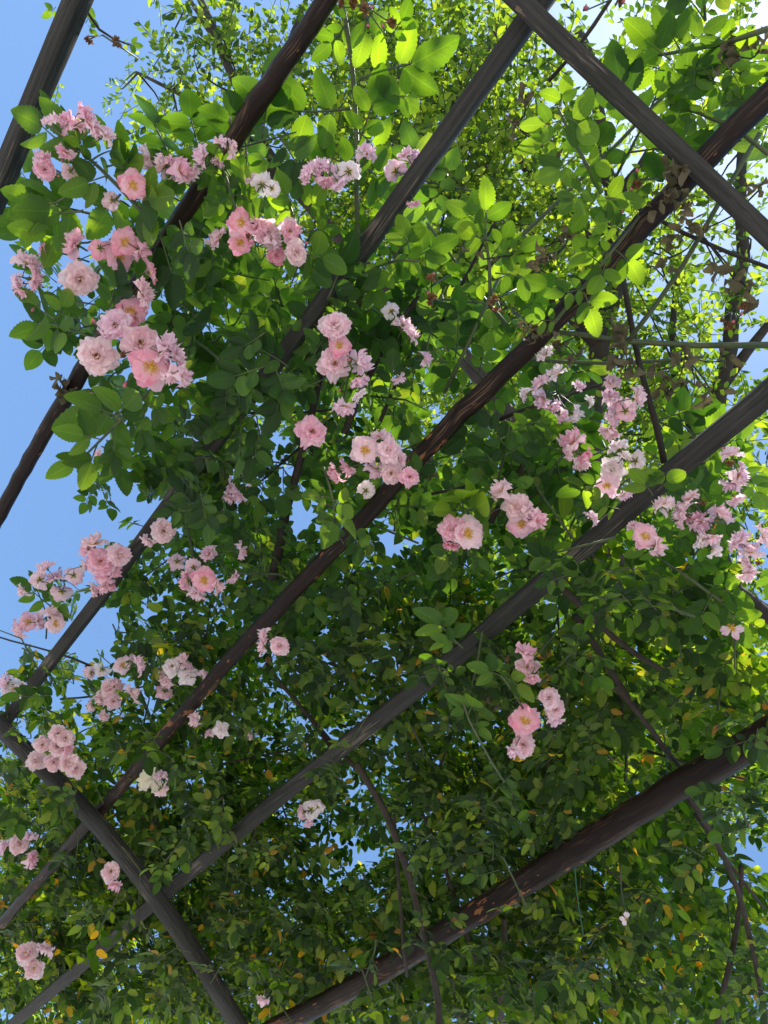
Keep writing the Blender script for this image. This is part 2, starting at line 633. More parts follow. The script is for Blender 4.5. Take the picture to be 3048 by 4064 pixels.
CROSS = [
    ([(1120, 0), (1148, 30), (1311, 180), (1473, 335), (1600, 452), (1657, 508)], 0.0128, 0.0115, 'worn crossbeam passing under the rafters with pale scratches'),
    ([(0, 1570), (90, 1652), (134, 1703), (224, 1785), (307, 1898), (379, 1996), (444, 2093), (505, 2198)], 0.0190, 0.0145, 'grey green crossbeam bending under the leaves'),
]
crossends = []
for k, (px, hw, hh, lab) in enumerate(CROSS):
    z = BEAM - 0.030
    base = smooth([P(x, y, z) for x, y in px], 1)
    pts = resample(extend(base, 0.7, 0.55), 0.1)
    mb = MB()
    rr = random.Random(60 + k)
    mb.tube(pts, [1 + rr.uniform(-.03, .03) for _ in pts], wobble=0.02, seed=k + 9, square=(hw, hh), up=(0, 0, 1))
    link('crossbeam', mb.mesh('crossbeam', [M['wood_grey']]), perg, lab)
    crossends += [pts[0], pts[-1]]
for k, e in enumerate(crossends):
    mb = MB()
    top = Vector(e) - Vector((0, 0, 0.035))
    mb.tube([(top.x, top.y, z) for z in (0, 0.8, 1.7, top.z)], [1, 1, 1, 1], wobble=0.01, seed=k, square=(0.05, 0.05), up=(1, 0, 0))
    link('post', mb.mesh('post', [M['wood_grey']]), perg)

# ------------------------------------------------------------------ trees behind
TREE = """000001432288888622234553
000014555388888622222443
000244566478888622222443
000144565577888632222444
000033556677888743332333
000003446677888864443222
010000355667888877766533
011000366677888877765332
001000255566778888755322
000000145566677777765222
000000134566677777765322
000000013455667777776533
000000001345566677776655
000000000134556677777766
000000000012345566777776
000000000001234556677776
000000000000123455667776
000000000000012345666776
000000000000001234566676
000000000000000234556666
000000000000000023455666
000000000000000002345666
000000000000000000345566
000000000000000000344555
000000000000000000444555
000000000000000000444555""".split()
CELL = 1659 / 24.0


def leaf_simple(ratio=0.30, seed=0):
    mb = MB()
    leaflet(mb, (0, 0, 0), (1, 0, 0), (0, 0, 1), 1.0, ratio, 3, 3, 0, 0.2, 0.15, rr=random.Random(seed))
    return mb.arrays()


def tree_twig(seed, n=7):
    """A short twig with n single leaves, leaf length 1."""
    rr = random.Random(seed)
    mb = MB()
    for k in range(n):
        x = 0.45 * k
        s = 1 if k % 2 else -1
        a = math.radians(rr.uniform(25, 75)) * s
        ax = Vector((math.cos(a), math.sin(a), rr.uniform(-0.5, 0.3)))
        leaflet(mb, (x, 0, -0.02 * x * x), ax, (rr.uniform(-.6, .6), rr.uniform(-.6, .6), 1), rr.uniform(.7, 1.1), 0.27, 3, 3, 0, 0.2, 0.12, rr=rr)
    mb.tube([(0, 0, 0), (0.45 * n * .5, 0, -.1), (0.45 * n, 0, -.3)], 0.03, n=3, mi=1)
    return mb.arrays()


TW = [tree_twig(100 + k) for k in range(6)]


def rand_frames(n, up=1.0, flat=0.6):
    th = rng.uniform(0, 2 * np.pi, n)
    ax = np.stack([np.cos(th), np.sin(th), rng.normal(-0.15, 0.35, n)], -1)
    nr = np.stack([rng.normal(0, flat, n), rng.normal(0, flat, n), np.full(n, up)], -1)
    return frame(ax, nr)


def crown_points(cells, zlo, zhi, per, leafL):
    """cells: list of (x0,y0,dens); returns locations with clumps."""
    locs = []
    for (cx, cy, dn) in cells:
        m_ = mpp(cx, cy, (zlo + zhi) / 2)
        tw = 7 * (leafL / m_) ** 2 * 0.36      # photo area of a twig
        n = CELL * CELL * (dn / 8.0) ** 1.3 * per / tw
        n = int(n + rng.random())
        left = n
        while left > 0:
            k = min(left, rng.integers(8, 30))
            left -= k
            zc = rng.uniform(zlo, zhi)
            px, py = cx + rng.uniform(-.65, .65) * CELL, cy + rng.uniform(-.65, .65) * CELL
            c = np.array(P(px, py, zc))
            locs.append(c + rng.normal(0, leafL * 2.9, (k, 3)) * np.array([1, 1, .6]))
    return np.concatenate(locs) if locs else np.zeros((0, 3))


def build_crown(name, locs, leafL, parent, mat, nb=0):
    batches = []
    pick = rng.integers(0, len(TW), len(locs))
    for k, T in enumerate(TW):
        L = locs[pick == k]
        R = rand_frames(len(L), 1.0, 0.75) * (leafL * rng.uniform(.75, 1.2, (len(L), 1, 1)))
        batches.append((T, R, L, None))
    return link(name, scatter_mesh(name, batches, [mat, M['bark']]), parent)


def cells_of(mp, sel):
    out = []
    for r, row in enumerate(mp):
        for c, ch in enumerate(row):
            dn = int(ch)
            if dn and sel(c, r):
                out.append(((c + .5) * CELL, (r + .5) * CELL, dn))
    return out


def limb(mb, pts, r0, r1, seed, n=8):
    p = smooth(resample(pts, 0.25), 3)
    rr = random.Random(seed)
    p = [q + Vector((rr.uniform(-1, 1), rr.uniform(-1, 1), rr.uniform(-1, 1))) * min(.03, r1) for q in p]
    mb.tube(p, [r0 + (r1 - r0) * i / (len(p) - 1) for i in range(len(p))], n=n, wobble=0.06, seed=seed)
    return p


def twigs_to(mb, anchors, locs, count, r, seed):
    rr = random.Random(seed)
    A = np.array([tuple(a) for a in anchors])
    for _ in range(count):
        t = locs[rr.randrange(len(locs))]
        dd = np.linalg.norm(A - t, axis=1)
        a = A[dd.argmin()]
        if dd.min() < 0.1:
            continue
        mid = Vector((a + t) / 2) + Vector((rr.uniform(-.12, .12), rr.uniform(-.12, .12), rr.uniform(-.05, .15)))
        q = smooth([Vector(a), Vector(a).lerp(mid, .5), mid, mid.lerp(Vector(t), .5), Vector(t)], 1)
        mb.tube(q, [r * (1 - .8 * i / 4) for i in range(5)], n=5, seed=rr.randrange(999))


# leaning tree on the left
ta = empty('tree', (4.2, 3.4, 0), 'sunlit yellow green tree with open sky left of it and slender dark limbs', 'tree')
mb = MB()
tz = 4.3
an = limb(mb, [(4.2, 3.4, 0), (3.6, 2.9, 2.2), P(1270, 1060, 3.1), P(960, 740, 3.7), P(825, 610, 3.9), P(690, 500, 4.1), P(600, 370, 4.2), P(545, 300, 4.3), P(520, 235, 4.4), P(490, 130, 4.6), P(462, 50, 4.8), P(425, -30, 5.0)], 0.085, 0.022, 1, 10)
an += limb(mb, [P(600, 370, 4.2), P(540, 325, 4.2), P(470, 330, 4.3)], 0.04, 0.01, 2)
an += limb(mb, [P(545, 300, 4.3), P(600, 180, 4.6), P(650, 60, 4.9), P(680, -40, 5.2)], 0.03, 0.012, 3)
an += limb(mb, [P(490, 130, 4.6), P(420, 60, 4.7), P(400, -20, 4.9)], 0.02, 0.01, 4)
an += limb(mb, [P(528, 262, 4.38), P(450, 250, 4.4), P(370, 200, 4.5), P(300, 155, 4.5)], 0.02, 0.008, 5)
lo = crown_points([c for c in cells_of(TREE, lambda c, r: c < 10 and r < 16)], 3.9, 5.3, 5.2, 0.056)
twigs_to(mb, an, lo, 45, 0.007, 5)
link('trunk', mb.mesh('trunk', [M['bark']]), ta)
build_crown('crown', lo, 0.056, ta, M['tree_leaf'])

tb = empty('tree', (3.9, 0.4, 0), 'broad green tree filling the top centre behind the crossbeam', 'tree')
mb = MB()
an = limb(mb, [(3.9, 0.4, 0), (3.2, 0.5, 2.4), P(1300, 1200, 3.6), P(1235, 960, 3.9), P(1300, 740, 4.3), P(1345, 600, 4.6), P(1330, 430, 5.0), P(1290, 250, 5.4), P(1250, 60, 5.9)], 0.13, 0.03, 11, 10)
an += limb(mb, [P(1300, 740, 4.3), P(1120, 560, 4.6), P(960, 420, 4.7), P(885, 290, 4.8), P(960, 215, 5.0), P(1030, 165, 5.2), P(1090, 60, 5.4)], 0.06, 0.02, 12)
an += limb(mb, [P(1345, 600, 4.6), P(1180, 420, 5.0), P(1080, 330, 5.2), P(1000, 120, 5.5)], 0.04, 0.012, 13)
an += limb(mb, [P(1330, 430, 5.0), P(1430, 300, 5.4), P(1480, 160, 5.8)], 0.035, 0.012, 14)
lo = crown_points([c for c in cells_of(TREE, lambda c, r: 10 <= c < 18)], 4.0, 6.2, 7.5, 0.06)
twigs_to(mb, an, lo, 50, 0.008, 6)
link('trunk', mb.mesh('trunk', [M['bark']]), tb)
build_crown('crown', lo, 0.06, tb, M['tree_leaf'])

tc = empty('tree', (4.4, -1.2, 0), 'bright feathery tree at the right edge below the glaring sun', 'tree')
mb = MB()
an = limb(mb, [(4.4, -1.2, 0), (4.0, -1.0, 2.5), P(1545, 1300, 4.0), P(1520, 1000, 4.4), P(1545, 850, 4.7), P(1590, 640, 5.1), P(1610, 400, 5.6), P(1590, 150, 6.2)], 0.13, 0.025, 21, 10)
an += limb(mb, [P(1520, 1000, 4.4), P(1440, 800, 4.9), P(1470, 560, 5.4)], 0.04, 0.012, 22)
an += limb(mb, [P(1545, 850, 4.7), P(1640, 760, 4.9), P(1720, 600, 5.2)], 0.04, 0.012, 23)
lo = crown_points([c for c in cells_of(TREE, lambda c, r: 18 <= c)], 4.2, 6.4, 5.0, 0.06)
twigs_to(mb, an, lo, 50, 0.008, 7)
link('trunk', mb.mesh('trunk', [M['bark']]), tc)
build_crown('crown', lo, 0.06, tc, M['tree_leaf'])

# ------------------------------------------------------------------ where the blooms hang (photo positions, see spray below)
SPR = [
    ('pink ragged blooms behind bright leaves beside the grey plank, upper left', '112 260 42 sp,145 264 44 sm,190 256 54 sm,203 277 48 sp,232 289 42 sp,170 272 40 sm,150 371 30 bp,140 330 34 sm', -.12, [(135, 345, 12)], []),
    ('deep pink side-facing bloom hanging below the leaves by the grey plank', '97 366 46 fm,92 342 36 sm', -.12, [(126, 380, 10)], []),
    ('single deep pink bloom with orange heart among big shaded leaves', '287 400 58 fdy', -.12, [], []),
    ('small pale crumpled bloom seen from behind under big leaves', '240 432 34 bp', -.08, [], []),
    ('row of pale pink blooms standing on stalks against the sky', '320 345 54 sp,352 357 48 sp,392 368 56 sm,415 374 42 sp,372 360 44 sm', -.08, [(300, 340, 9)], []),
    ('pale blooms pressed against the round brown pole', '437 336 46 sl,500 322 40 sp,476 308 28 sp,470 350 26 sp', -.08, [], []),
    ('whitish blooms seen from below between bright leaves left of the tall stem', '565 395 48 bw,590 408 32 bw,545 388 30 sl', -.07, [], []),
    ('crowded lilac pink blooms in full sun left of the tall stem', '663 375 44 sl,700 358 50 sl,712 387 50 sm,733 396 38 sl,757 368 46 bw,690 378 36 sl', -.08, [], []),
    ('solitary translucent bloom at the foot of the tall stem leaves', '793 328 46 sl', .04, [], []),
    ('backlit pale blooms tucked behind the grey scratched rafter', '852 368 48 bl,876 334 30 sl,895 340 36 sl,893 438 28 sm', .07, [], []),
    ('large sunlit bunch of pink blooms right of the round brown pole', '521 481 54 fdy,468 515 50 sp,519 524 50 fdy,552 490 46 sm,577 505 54 fp,590 520 46 sp,626 499 50 fm,598 553 40 fd,640 546 50 fe', -.08, [(660, 524, 13)], [(538, 512, 20)]),
    ('loose pale blooms at the extreme left edge against the sky', '62 565 58 sp,42 614 46 sl,73 602 50 sm,50 630 38 sm', -.08, [], []),
    ('red pink half open bloom above the extreme left blooms', '100 543 38 sd', -.08, [(108, 536, 12)], []),
    ('single pink bloom in profile with spiky sepals against the sky', '159 525 58 sm', -.09, [], []),
    ('pink blooms with golden hearts turned downward in the upper left', '213 538 42 bd,270 522 58 fdy,258 553 58 fmy,304 543 46 sm,238 536 34 sm', -.09, [(176, 560, 10)], []),
    ('creamy wide open bloom with brown stamens at upper left', '173 604 70 fe,158 576 26 sp', -.1, [(72, 668, 13)], []),
    ('vivid pink bloom in profile with golden stamens', '328 587 46 sdy', -.09, [], []),
    ('drooping pale bloom hanging vertically above the largest cluster', '312 632 56 sp', -.1, [], []),
    ('deep pink bloom with orange heart half hidden by a leaf', '283 672 56 fdy,290 688 34 sd', -.1, [], []),
    ('largest cluster: pale and pink blooms with one deep pink yellow hearted rose, left', '247 703 70 fl,303 739 80 fp,209 768 78 fe,327 793 82 fdy,358 742 52 sl,384 768 48 sl,372 812 50 sp,396 812 46 sl,352 766 40 sl', -.15, [(204, 696, 17), (272, 829, 19)], [(267, 765, 20)]),
    ('pink bloom half covered by a drooping toothed leaf', '217 852 46 sm,200 868 30 sm', -.1, [(224, 932, 20)], []),
    ('faint pink blooms deep under the toothed leaves at left', '249 966 34 bp,215 984 26 sp,240 975 22 sp', -.03, [], []),
    ('stacked column of pink blooms in the upper middle', '724 703 62 fp,733 746 48 fdy,723 786 64 fp,779 782 58 sl,775 820 46 sl,775 852 30 sw,744 880 46 sl', -.12, [(755, 778, 12), (735, 841, 11), (623, 850, 12)], []),
    ('single rounded pink bloom hanging alone in the middle', '674 932 62 fm', -.14, [(630, 900, 9)], []),
    ('wide central spray of many pink blooms over the dark pole', '822 942 42 sp,788 973 60 fpy,840 972 48 fp,858 992 42 fp,811 1017 42 sl,845 1022 50 fe,885 1030 40 fm,750 1010 42 sm,725 1022 44 sm,830 1000 36 sp', -.12, [(716, 1014, 10)], [(800, 1004, 14)]),
    ('pale drooping bloom directly under the central spray', '793 1058 38 bw', -.08, [], []),
    ('diagonal chain of pink blooms right of the dark pole', '1082 1058 54 sp,1116 1093 54 fe,1127 1132 54 fmy,1162 1122 46 sm,1140 1108 36 sp', -.1, [], [(1062, 1105, 12)]),
    ('two overlapping round pink blooms facing down, right of centre', '975 1143 54 fm,1010 1152 68 fpy,974 1178 34 sd', -.13, [], []),
    ('pale lilac blooms scattered in glare at the upper right', '1177 764 38 sw,1166 829 42 sl,1202 806 44 sw,1172 862 42 sl,1192 882 42 sl,1242 897 42 sw,1212 900 32 sl,1134 851 28 sw,1250 834 28 sl,1275 867 24 sw', .05, [], []),
    ('upright pink blooms on stalks beside the dark twig at right', '1323 826 40 sp,1318 855 38 sl,1334 876 38 sp,1376 860 46 sp,1352 891 46 bm,1318 930 48 sp,1328 902 42 sl', .03, [], []),
    ('pink blooms stacked below a leaf in the right middle', '1235 952 60 sm,1260 984 40 sd,1257 1004 38 sp,1232 977 32 sp', -.02, [], []),
    ('white papery blooms right of the stacked pink ones', '1336 965 48 sw,1376 995 42 bw,1323 1013 48 fw,1350 985 24 sw', .0, [], []),
    ('mauve pink bloom with yellow heart beneath the white papery ones', '1311 1049 46 fly,1350 1067 32 sl', -.02, [], []),
    ('vertical string of pink blooms by the right edge below the grey rafter', '1581 981 42 sp,1600 1028 54 sp,1578 1048 40 sl,1588 1076 40 sp', -.04, [(1563, 970, 13)], [(1578, 1000, 22)]),
    ('big horizontal bunch of pink blooms on the right', '1433 1089 48 se,1473 1111 64 sp,1491 1075 40 se,1513 1132 48 sl,1538 1160 42 sp,1556 1111 52 sp,1542 1188 38 sw,1500 1118 40 sm,1516 1170 32 sw', -.06, [], [(1519, 1086, 16)]),
    ('pink bloom with yellow stamens pressed on dark leaves, right', '1394 1158 52 fmy,1419 1182 44 sp,1365 1136 24 sp', -.08, [], []),
    ('pale pink blooms cut by the right edge of the picture', '1596 1165 50 sl,1621 1190 50 sp,1616 1219 44 sp,1613 1241 34 sp,1650 1157 42 sp', -.04, [], [(1640, 1215, 18)]),
    ('small lilac bloom peeking over the grooved rafter', '1278 1118 30 sl', .03, [], []),
    ('old bloom with only three petals left and orange stamens', '1581 1356 48 fmky', -.04, [], []),
    ('two flattened pink blooms above the olive leaf pair', '1134 1408 44 sm,1140 1440 50 fp,1146 1465 38 sm', -.16, [], [(1096, 1423, 14)]),
    ('pale pink blooms with mauve petals right of the olive leaves', '1186 1507 46 fp,1200 1530 42 fp,1198 1552 34 sl', -.16, [], []),
    ('perfect pink bloom with bright yellow heart low on the right', '1134 1556 58 fdy', -.17, [], []),
    ('ragged pink bloom below the perfect yellow hearted one', '1130 1608 52 fp,1110 1622 30 sl', -.17, [], []),
    ('bunch of pink blooms in front of the brown pole at left', '202 1172 46 se,188 1186 36 sm,218 1212 62 fm,258 1199 50 fp,227 1244 48 sm,231 1268 42 sm,249 1230 36 sm', -.05, [], []),
    ('pale bloom half covered by a dark leaf by the left rafter', '354 1147 52 fe,321 1168 32 sp', -.03, [], []),
    ('salmon pink yellow hearted bloom with paler ones, left middle', '440 1253 52 fdy,401 1255 42 sm,426 1284 40 sp,469 1266 34 sp,417 1223 32 bl', -.07, [], []),
    ('faded lilac blooms hidden under dark leaves, left middle', '502 1248 28 sl,450 1195 34 sl,520 1190 32 sl,380 1215 30 bl', .05, [], []),
    ('thin stalked pale blooms and buds reaching out into the sky at left', '99 1224 34 sp,83 1251 36 bp,119 1246 40 sl,162 1244 38 bp,132 1280 40 bp,180 1223 26 sp,50 1275 26 sp,202 1275 28 sp', .02, [(129, 1227, 8), (152, 1272, 9)], []),
    ('flat pink bunch with yellow hearts on the left edge above the leaves', '60 1343 40 fmy,40 1360 38 sp,85 1342 38 sl,110 1327 36 sp,121 1347 36 fpy', .0, [], []),
    ('small pale roses with yellow hearts between leaves and sky, left', '265 1437 32 fpy,218 1448 28 bw,195 1453 26 bp,300 1436 36 sl,285 1424 24 sl', .06, [], []),
    ('white and pale pink small roses left of the peeling pole', '372 1439 36 fw,406 1461 34 fw,394 1427 30 sp,404 1440 26 sl,357 1468 32 sp,354 1495 30 bm,440 1460 24 sl', .05, [], []),
    ('loose small peach roses low on the left among dark leaves', '235 1486 36 fe,245 1515 30 fp,216 1511 28 se,285 1499 34 se,253 1479 28 sp,224 1546 24 se,196 1525 24 se', .04, [], []),
    ('white rose with pink bud at the left edge over the rafter end', '29 1488 46 fw,12 1474 32 sl', -.05, [(50, 1495, 11), (48, 1478, 9)], []),
    ('round bunch of small peach pink roses over the bent crossbeam', '125 1584 34 fe,141 1594 34 fe,92 1609 38 fe,125 1611 34 fe,148 1618 28 sm,78 1643 38 fe,116 1647 36 fe,146 1648 36 fe,164 1660 38 fe', -.1, [], []),
    ('two dangling pale pink roses beside the peeling pole', '570 1374 38 sp,567 1396 32 sp,604 1395 40 fp', -.12, [], [(580, 1425, 16)]),
    ('tiny pale rose just under the brown pole', '421 1555 30 sp', -.02, [], []),
    ('small white rose under dark leaves left of the grooved rafter', '476 1576 28 fw,451 1584 20 sl,540 1590 16 sl', .05, [], []),
    ('dusky small roses beside the cream blossom', '347 1676 30 sp,350 1706 28 se,330 1690 20 sp', -.06, [], []),
    ('pale roses at the left edge below the bent crossbeam', '42 1822 42 fe,10 1830 38 sl,66 1811 28 sl,69 1858 34 sm', -.1, [], []),
    ('cream rose above a little pink one in dark leaves, lower left', '240 1882 40 fe,249 1912 28 sm', -.12, [], []),
    ('pale roses in the lower left corner', '58 2059 46 fe,74 2091 42 fe,97 2050 34 sp', -.12, [], []),
    ('pale drooping rose half open at the bottom edge', '568 2160 24 sp', -.12, [], []),
    ('faded grey pink blooms beside the bright gap of sky', '674 1747 36 bw,655 1755 30 bl,667 1779 22 sl,690 1740 26 sw', .14, [], []),
    ('dusky pink blooms below the left dark leaves, mid left', '509 1062 52 sl,534 1028 32 sl,541 992 24 sl,495 1075 28 sl', .0, [], []),
    ('pale blooms beside the thin cane in upper middle', '844 670 34 bw,872 703 46 sp,887 724 34 sp,862 818 28 sl', .02, [], []),
    ('shrivelled hanging lilac bloom right of the upper column', '921 775 30 sl', .0, [], []),
    ('two loose pink petals left of a spent rose, lower right', '1354 1986 26 fpk', -.08, [], []),
]
DISC = []
for _l, _b, _z, _u, _w in SPR:
    for _q in _b.split(','):
        _x, _y, _d, _c = _q.split()
        DISC.append((float(_x), float(_y), float(_d) * .55 + 5, BEAM + min(_z, .0)))
DISC = np.array(DISC)


def hides_bloom(x, y, z, L):
    """True where a leaf would hang right under a bloom."""
    ext = 0.8 * L / mpp(x, y, z)
    near = np.hypot(DISC[:, 0] - x, DISC[:, 1] - y) < DISC[:, 2] + ext
    return bool(np.any(near & (z < DISC[:, 3] + 0.02)))


# ------------------------------------------------------------------ climbing roses: the leafy mass
ROSE = """000000000000000000012210
000000000000000000011111
000000000000000000011111
000000000000000011111111
000000000000000011112211
001222221012222112222210
123345544323333333321100
122234455544444433332100
233334567766555544321000
223446888876555544210000
122668888887666543100000
001678888888776542100000
002678888888876554433110
003668888888776555544210
001455888888766666654421
000235788888888887766543
000136888888999988777765
000258889999999999888877
111247888899999999999988
223467889998899999999988
345556778888889999999888
555556788888899999999988
777666776666789999999988
888888877765679999998888
888889988777789999988888
899999988543588899998888
999999998622588899998888
999999999765688899999888
999999999888889999998888
999999999888889999998888
999999999888889999998888
999999999888889999998888""".split()
CT = [compound(5, False, 200 + k, 0.37) for k in range(4)] + [compound(7, False, 210 + k, 0.34) for k in range(3)]
CTS = [compound(5, False, 220 + k, 0.33) for k in range(3)] + [compound(7, False, 230 + k, 0.30) for k in range(4)]


def in_lower(x, y):
    return y > 1330 - 0.10 * (x - 600) + 60 * math.sin(x * 0.013)


def leaf_len(x, y):
    t = min(1, max(0, (y - 480) / 850))
    return 0.050 + (0.029 - 0.050) * t + (0.006 if x < 350 else 0)


def proj(p):
    q = Vector(p) - CAMP
    f_ = q.dot(d)
    return (q.dot(RIGHT) / f_ * F + PXW / 2) / K, (q.dot(DOWN) / f_ * F + PXH / 2) / K


BARSEG = [(np.array(p), np.array(q)) for b in BARS[3:] for p, q in zip(b[2][:-1], b[2][1:])]
BARSEG += [(np.array(p), np.array(q)) for p, q in zip(CROSS[1][0][:-1], CROSS[1][0][1:])]


def under_bar(x, y):
    w = np.array([x, y])
    for p, q in BARSEG:
        t = np.clip(np.dot(w - p, q - p) / np.dot(q - p, q - p), 0, 1)
        if np.hypot(*(p + (q - p) * t - w)) < 45:
            return True
    return False


TWIGS = []          # start, end, owner


def mass_points():
    """Leaves grouped along short twigs: rows of x, y, z, size, heading."""
    up, low = [], []
    for r, row in enumerate(ROSE):
        for c, ch in enumerate(row):
            dn = int(ch)
            if not dn:
                continue
            x0, y0 = (c + .5) * CELL, (r + .5) * CELL
            L0 = leaf_len(x0, y0)
            m_ = mpp(x0, y0, BEAM + .2)
            area = 5.2 * 0.5 * (L0 / m_) ** 2
            n = CELL * CELL * (dn / 9.0) ** 1.35 * (15.0 if y0 > 1950 else 13.0 if y0 > 1600 else 10.0 if y0 > 1300 else 6.6) / area
            corner = c >= 19 and r >= 23
            if corner:
                n *= .58
            for _ in range(int(n / 6.0 + rng.random())):
                k = rng.integers(4, 9)
                x, y = x0 + rng.uniform(-.6, .6) * CELL, y0 + rng.uniform(-.6, .6) * CELL
                u = rng.random()
                z = BEAM + (-rng.uniform(0.02, 0.14) if u < 0.035 else 0.03 + (0.85 * rng.random() ** .75 if corner else 0.55 * rng.random() ** 1.1))
                L = L0 * rng.uniform(.8, 1.15) * (1.5 if corner and z > BEAM + .45 else 1)
                th = rng.uniform(0, 6.283)
                p = np.array(P(x, y, z))
                h = np.array([math.cos(th), math.sin(th), rng.uniform(-.5, .2)])
                st = p.copy()
                owner = 1 if in_lower(x, y) else 0
                for i in range(k):
                    a = th + (1 if i % 2 else -1) * rng.uniform(.5, 1.4)
                    q = p + h * (i * L * 0.62)
                    px, py = proj(q)
                    if hides_bloom(px, py, q[2] - EYE, L * 1.6):
                        continue
                    if q[2] - EYE < BEAM + .035 and rng.random() < .8 and under_bar(px, py):
                        continue
                    (low if owner else up).append((q[0], q[1], q[2], L * rng.uniform(.8, 1.15), a))
                TWIGS.append((st, p + h * (k * L * .62), owner, px, py))
    return np.array(up), np.array(low)


FRONT = [(400, 440, 55, 6), (330, 560, 60, 9), (270, 690, 50, 7), (700, 630, 40, 3), (610, 770, 65, 9), (520, 890, 75, 12), (440, 1000, 75, 12),
         (370, 1080, 60, 8), (850, 1060, 40, 3), (745, 1150, 30, 2), (330, 1640, 55, 12), (1440, 1025, 45, 4), (1340, 1120, 30, 3), (1210, 1230, 30, 3),
         (960, 1440, 35, 4), (940, 2030, 50, 6), (150, 1700, 35, 6), (1640, 1560, 40, 5), (120, 1470, 40, 5)]


def front_points():
    up, low = [], []
    for x0, y0, r, n in FRONT:
        for _ in range(int(n * 1.2)):
            a, q = rng.uniform(0, 6.28), r * math.sqrt(rng.random())
            x, y = x0 + q * math.cos(a), y0 + q * math.sin(a)
            zf = BEAM - rng.uniform(0.05, 0.13)
            if hides_bloom(x, y, zf, leaf_len(x, y)):
                continue
            p = P(x, y, zf)
            (low if in_lower(x, y) else up).append((p.x, p.y, p.z, leaf_len(x, y) * rng.uniform(.8, 1.15), rng.uniform(0, 6.283)))
    return up, low


mu, ml = mass_points()
fu, fl = front_points()
mu = np.concatenate([mu, np.array(fu)])
ml = np.concatenate([ml, np.array(fl)])


def twig_T():
    mb_ = MB()
    mb_.tube([(0, 0, 0), (.5, 0, .03), (1, 0, 0)], [.0022, .0018, .0012], n=4, mi=1)
    return mb_.arrays()


def build_mass(name, pts, TT, mats, owner, parent, HT):
    # the hundred leaves that hang nearest are parts of their own
    sc = []
    for q in pts:
        x, y = proj(q[:3])
        ins = 10 < x < 1650 and 10 < y < 2202
        dist = (Vector(q[:3]) - CAMP).length
        sc.append((q[3] / dist) * (1.0 if q[2] - EYE < BEAM + .02 else .45) if ins else 0)
    top = np.argsort(-np.array(sc))[:100]
    hm = [tmesh('leaf', T, mats) for T in HT]
    for j, i in enumerate(top):
        q = pts[i]
        ax = np.array([math.cos(q[4]), math.sin(q[4]), rng.normal(-.25, .3)])
        nr = np.array([rng.normal(0, .4), rng.normal(0, .4), 1.0])
        R = frame(ax[None], nr[None])[0] * q[3]
        o = bpy.data.objects.new('leaf', hm[j % len(hm)])
        COL.objects.link(o)
        o.parent = parent
        o.matrix_parent_inverse = Matrix.Translation(-parent.location)
        o.matrix_basis = Matrix([list(R[k]) + [q[k]] for k in range(3)] + [[0, 0, 0, 1]])
    pts = np.delete(pts, top, axis=0)
    n = len(pts)
    pick = rng.integers(0, len(TT), n)
    batches = []
    for k, T in enumerate(TT):
        q = pts[pick == k]
        m_ = len(q)
        ax = np.stack([np.cos(q[:, 4]), np.sin(q[:, 4]), rng.normal(-.25, .35, m_)], -1)
        nr = np.stack([rng.normal(0, .5, m_), rng.normal(0, .5, m_), np.ones(m_)], -1)
        R = frame(ax, nr)
        batches.append((T, R * q[:, 3][:, None, None], q[:, :3], None))
    tw = [t for t in TWIGS if t[2] == owner and not hides_bloom(t[3], t[4], t[0][2] - EYE, .03)]
    a = np.array([t[0] for t in tw])
    v = np.array([t[1] for t in tw]) - a
    ln = np.linalg.norm(v, axis=1)
    R = frame(v, np.tile(np.array([[0, 0, 1.0]]), (len(tw), 1)))
    R = R.copy()
    R[:, :, 0] *= ln[:, None]
    batches.append((twig_T(), R, a, None))
    o = link(name, scatter_mesh(name, batches, mats), parent)
    o['kind'] = 'stuff'
    return o


r1 = empty('climbing_rose', (-0.9, 1.0, 0), 'large leaved climbing rose trained over the left and middle rafters', 'climbing rose')
build_mass('foliage', mu, CT, [M['leaf_mass'], M['stem']], 0, r1, [compound(5, True, 250 + k, 0.36) for k in range(3)] + [compound(7, True, 255, 0.33)])
r2 = empty('climbing_rose', (1.5, 1.9, 0), 'dense small leaved climbing rose with yellowing leaves smothering the far rafters', 'climbing rose')
build_mass('foliage', ml, CTS, [M['leaf_small'], M['stem']], 1, r2, [compound(5, True, 260 + k, 0.33) for k in range(2)] + [compound(7, True, 265 + k, 0.31) for k in range(2)])

# canes: photo polylines with height above the eye
def cane(parent, px, z0, z1, r0, r1_, mat='cane', label=None, seed=0, name='cane', world=None):
    n = len(px)
    pts = [P(x, y, z0 + (z1 - z0) * i / (n - 1)) for i, (x, y) in enumerate(px)]
    if world:
        pts = [Vector(w) for w in world] + pts
    q = smooth(resample(pts, 0.05), 4)
    rr = random.Random(seed)
    q = [a + Vector((rr.uniform(-1, 1), rr.uniform(-1, 1), rr.uniform(-1, 1))) * .0015 for a in q]
    mb = MB()
    mb.tube(q, [r0 + (r1_ - r0) * i / (len(q) - 1) for i in range(len(q))], n=7, wobble=0.08, seed=seed)
    return link(name, mb.mesh(name, [M[mat]]), parent, label)


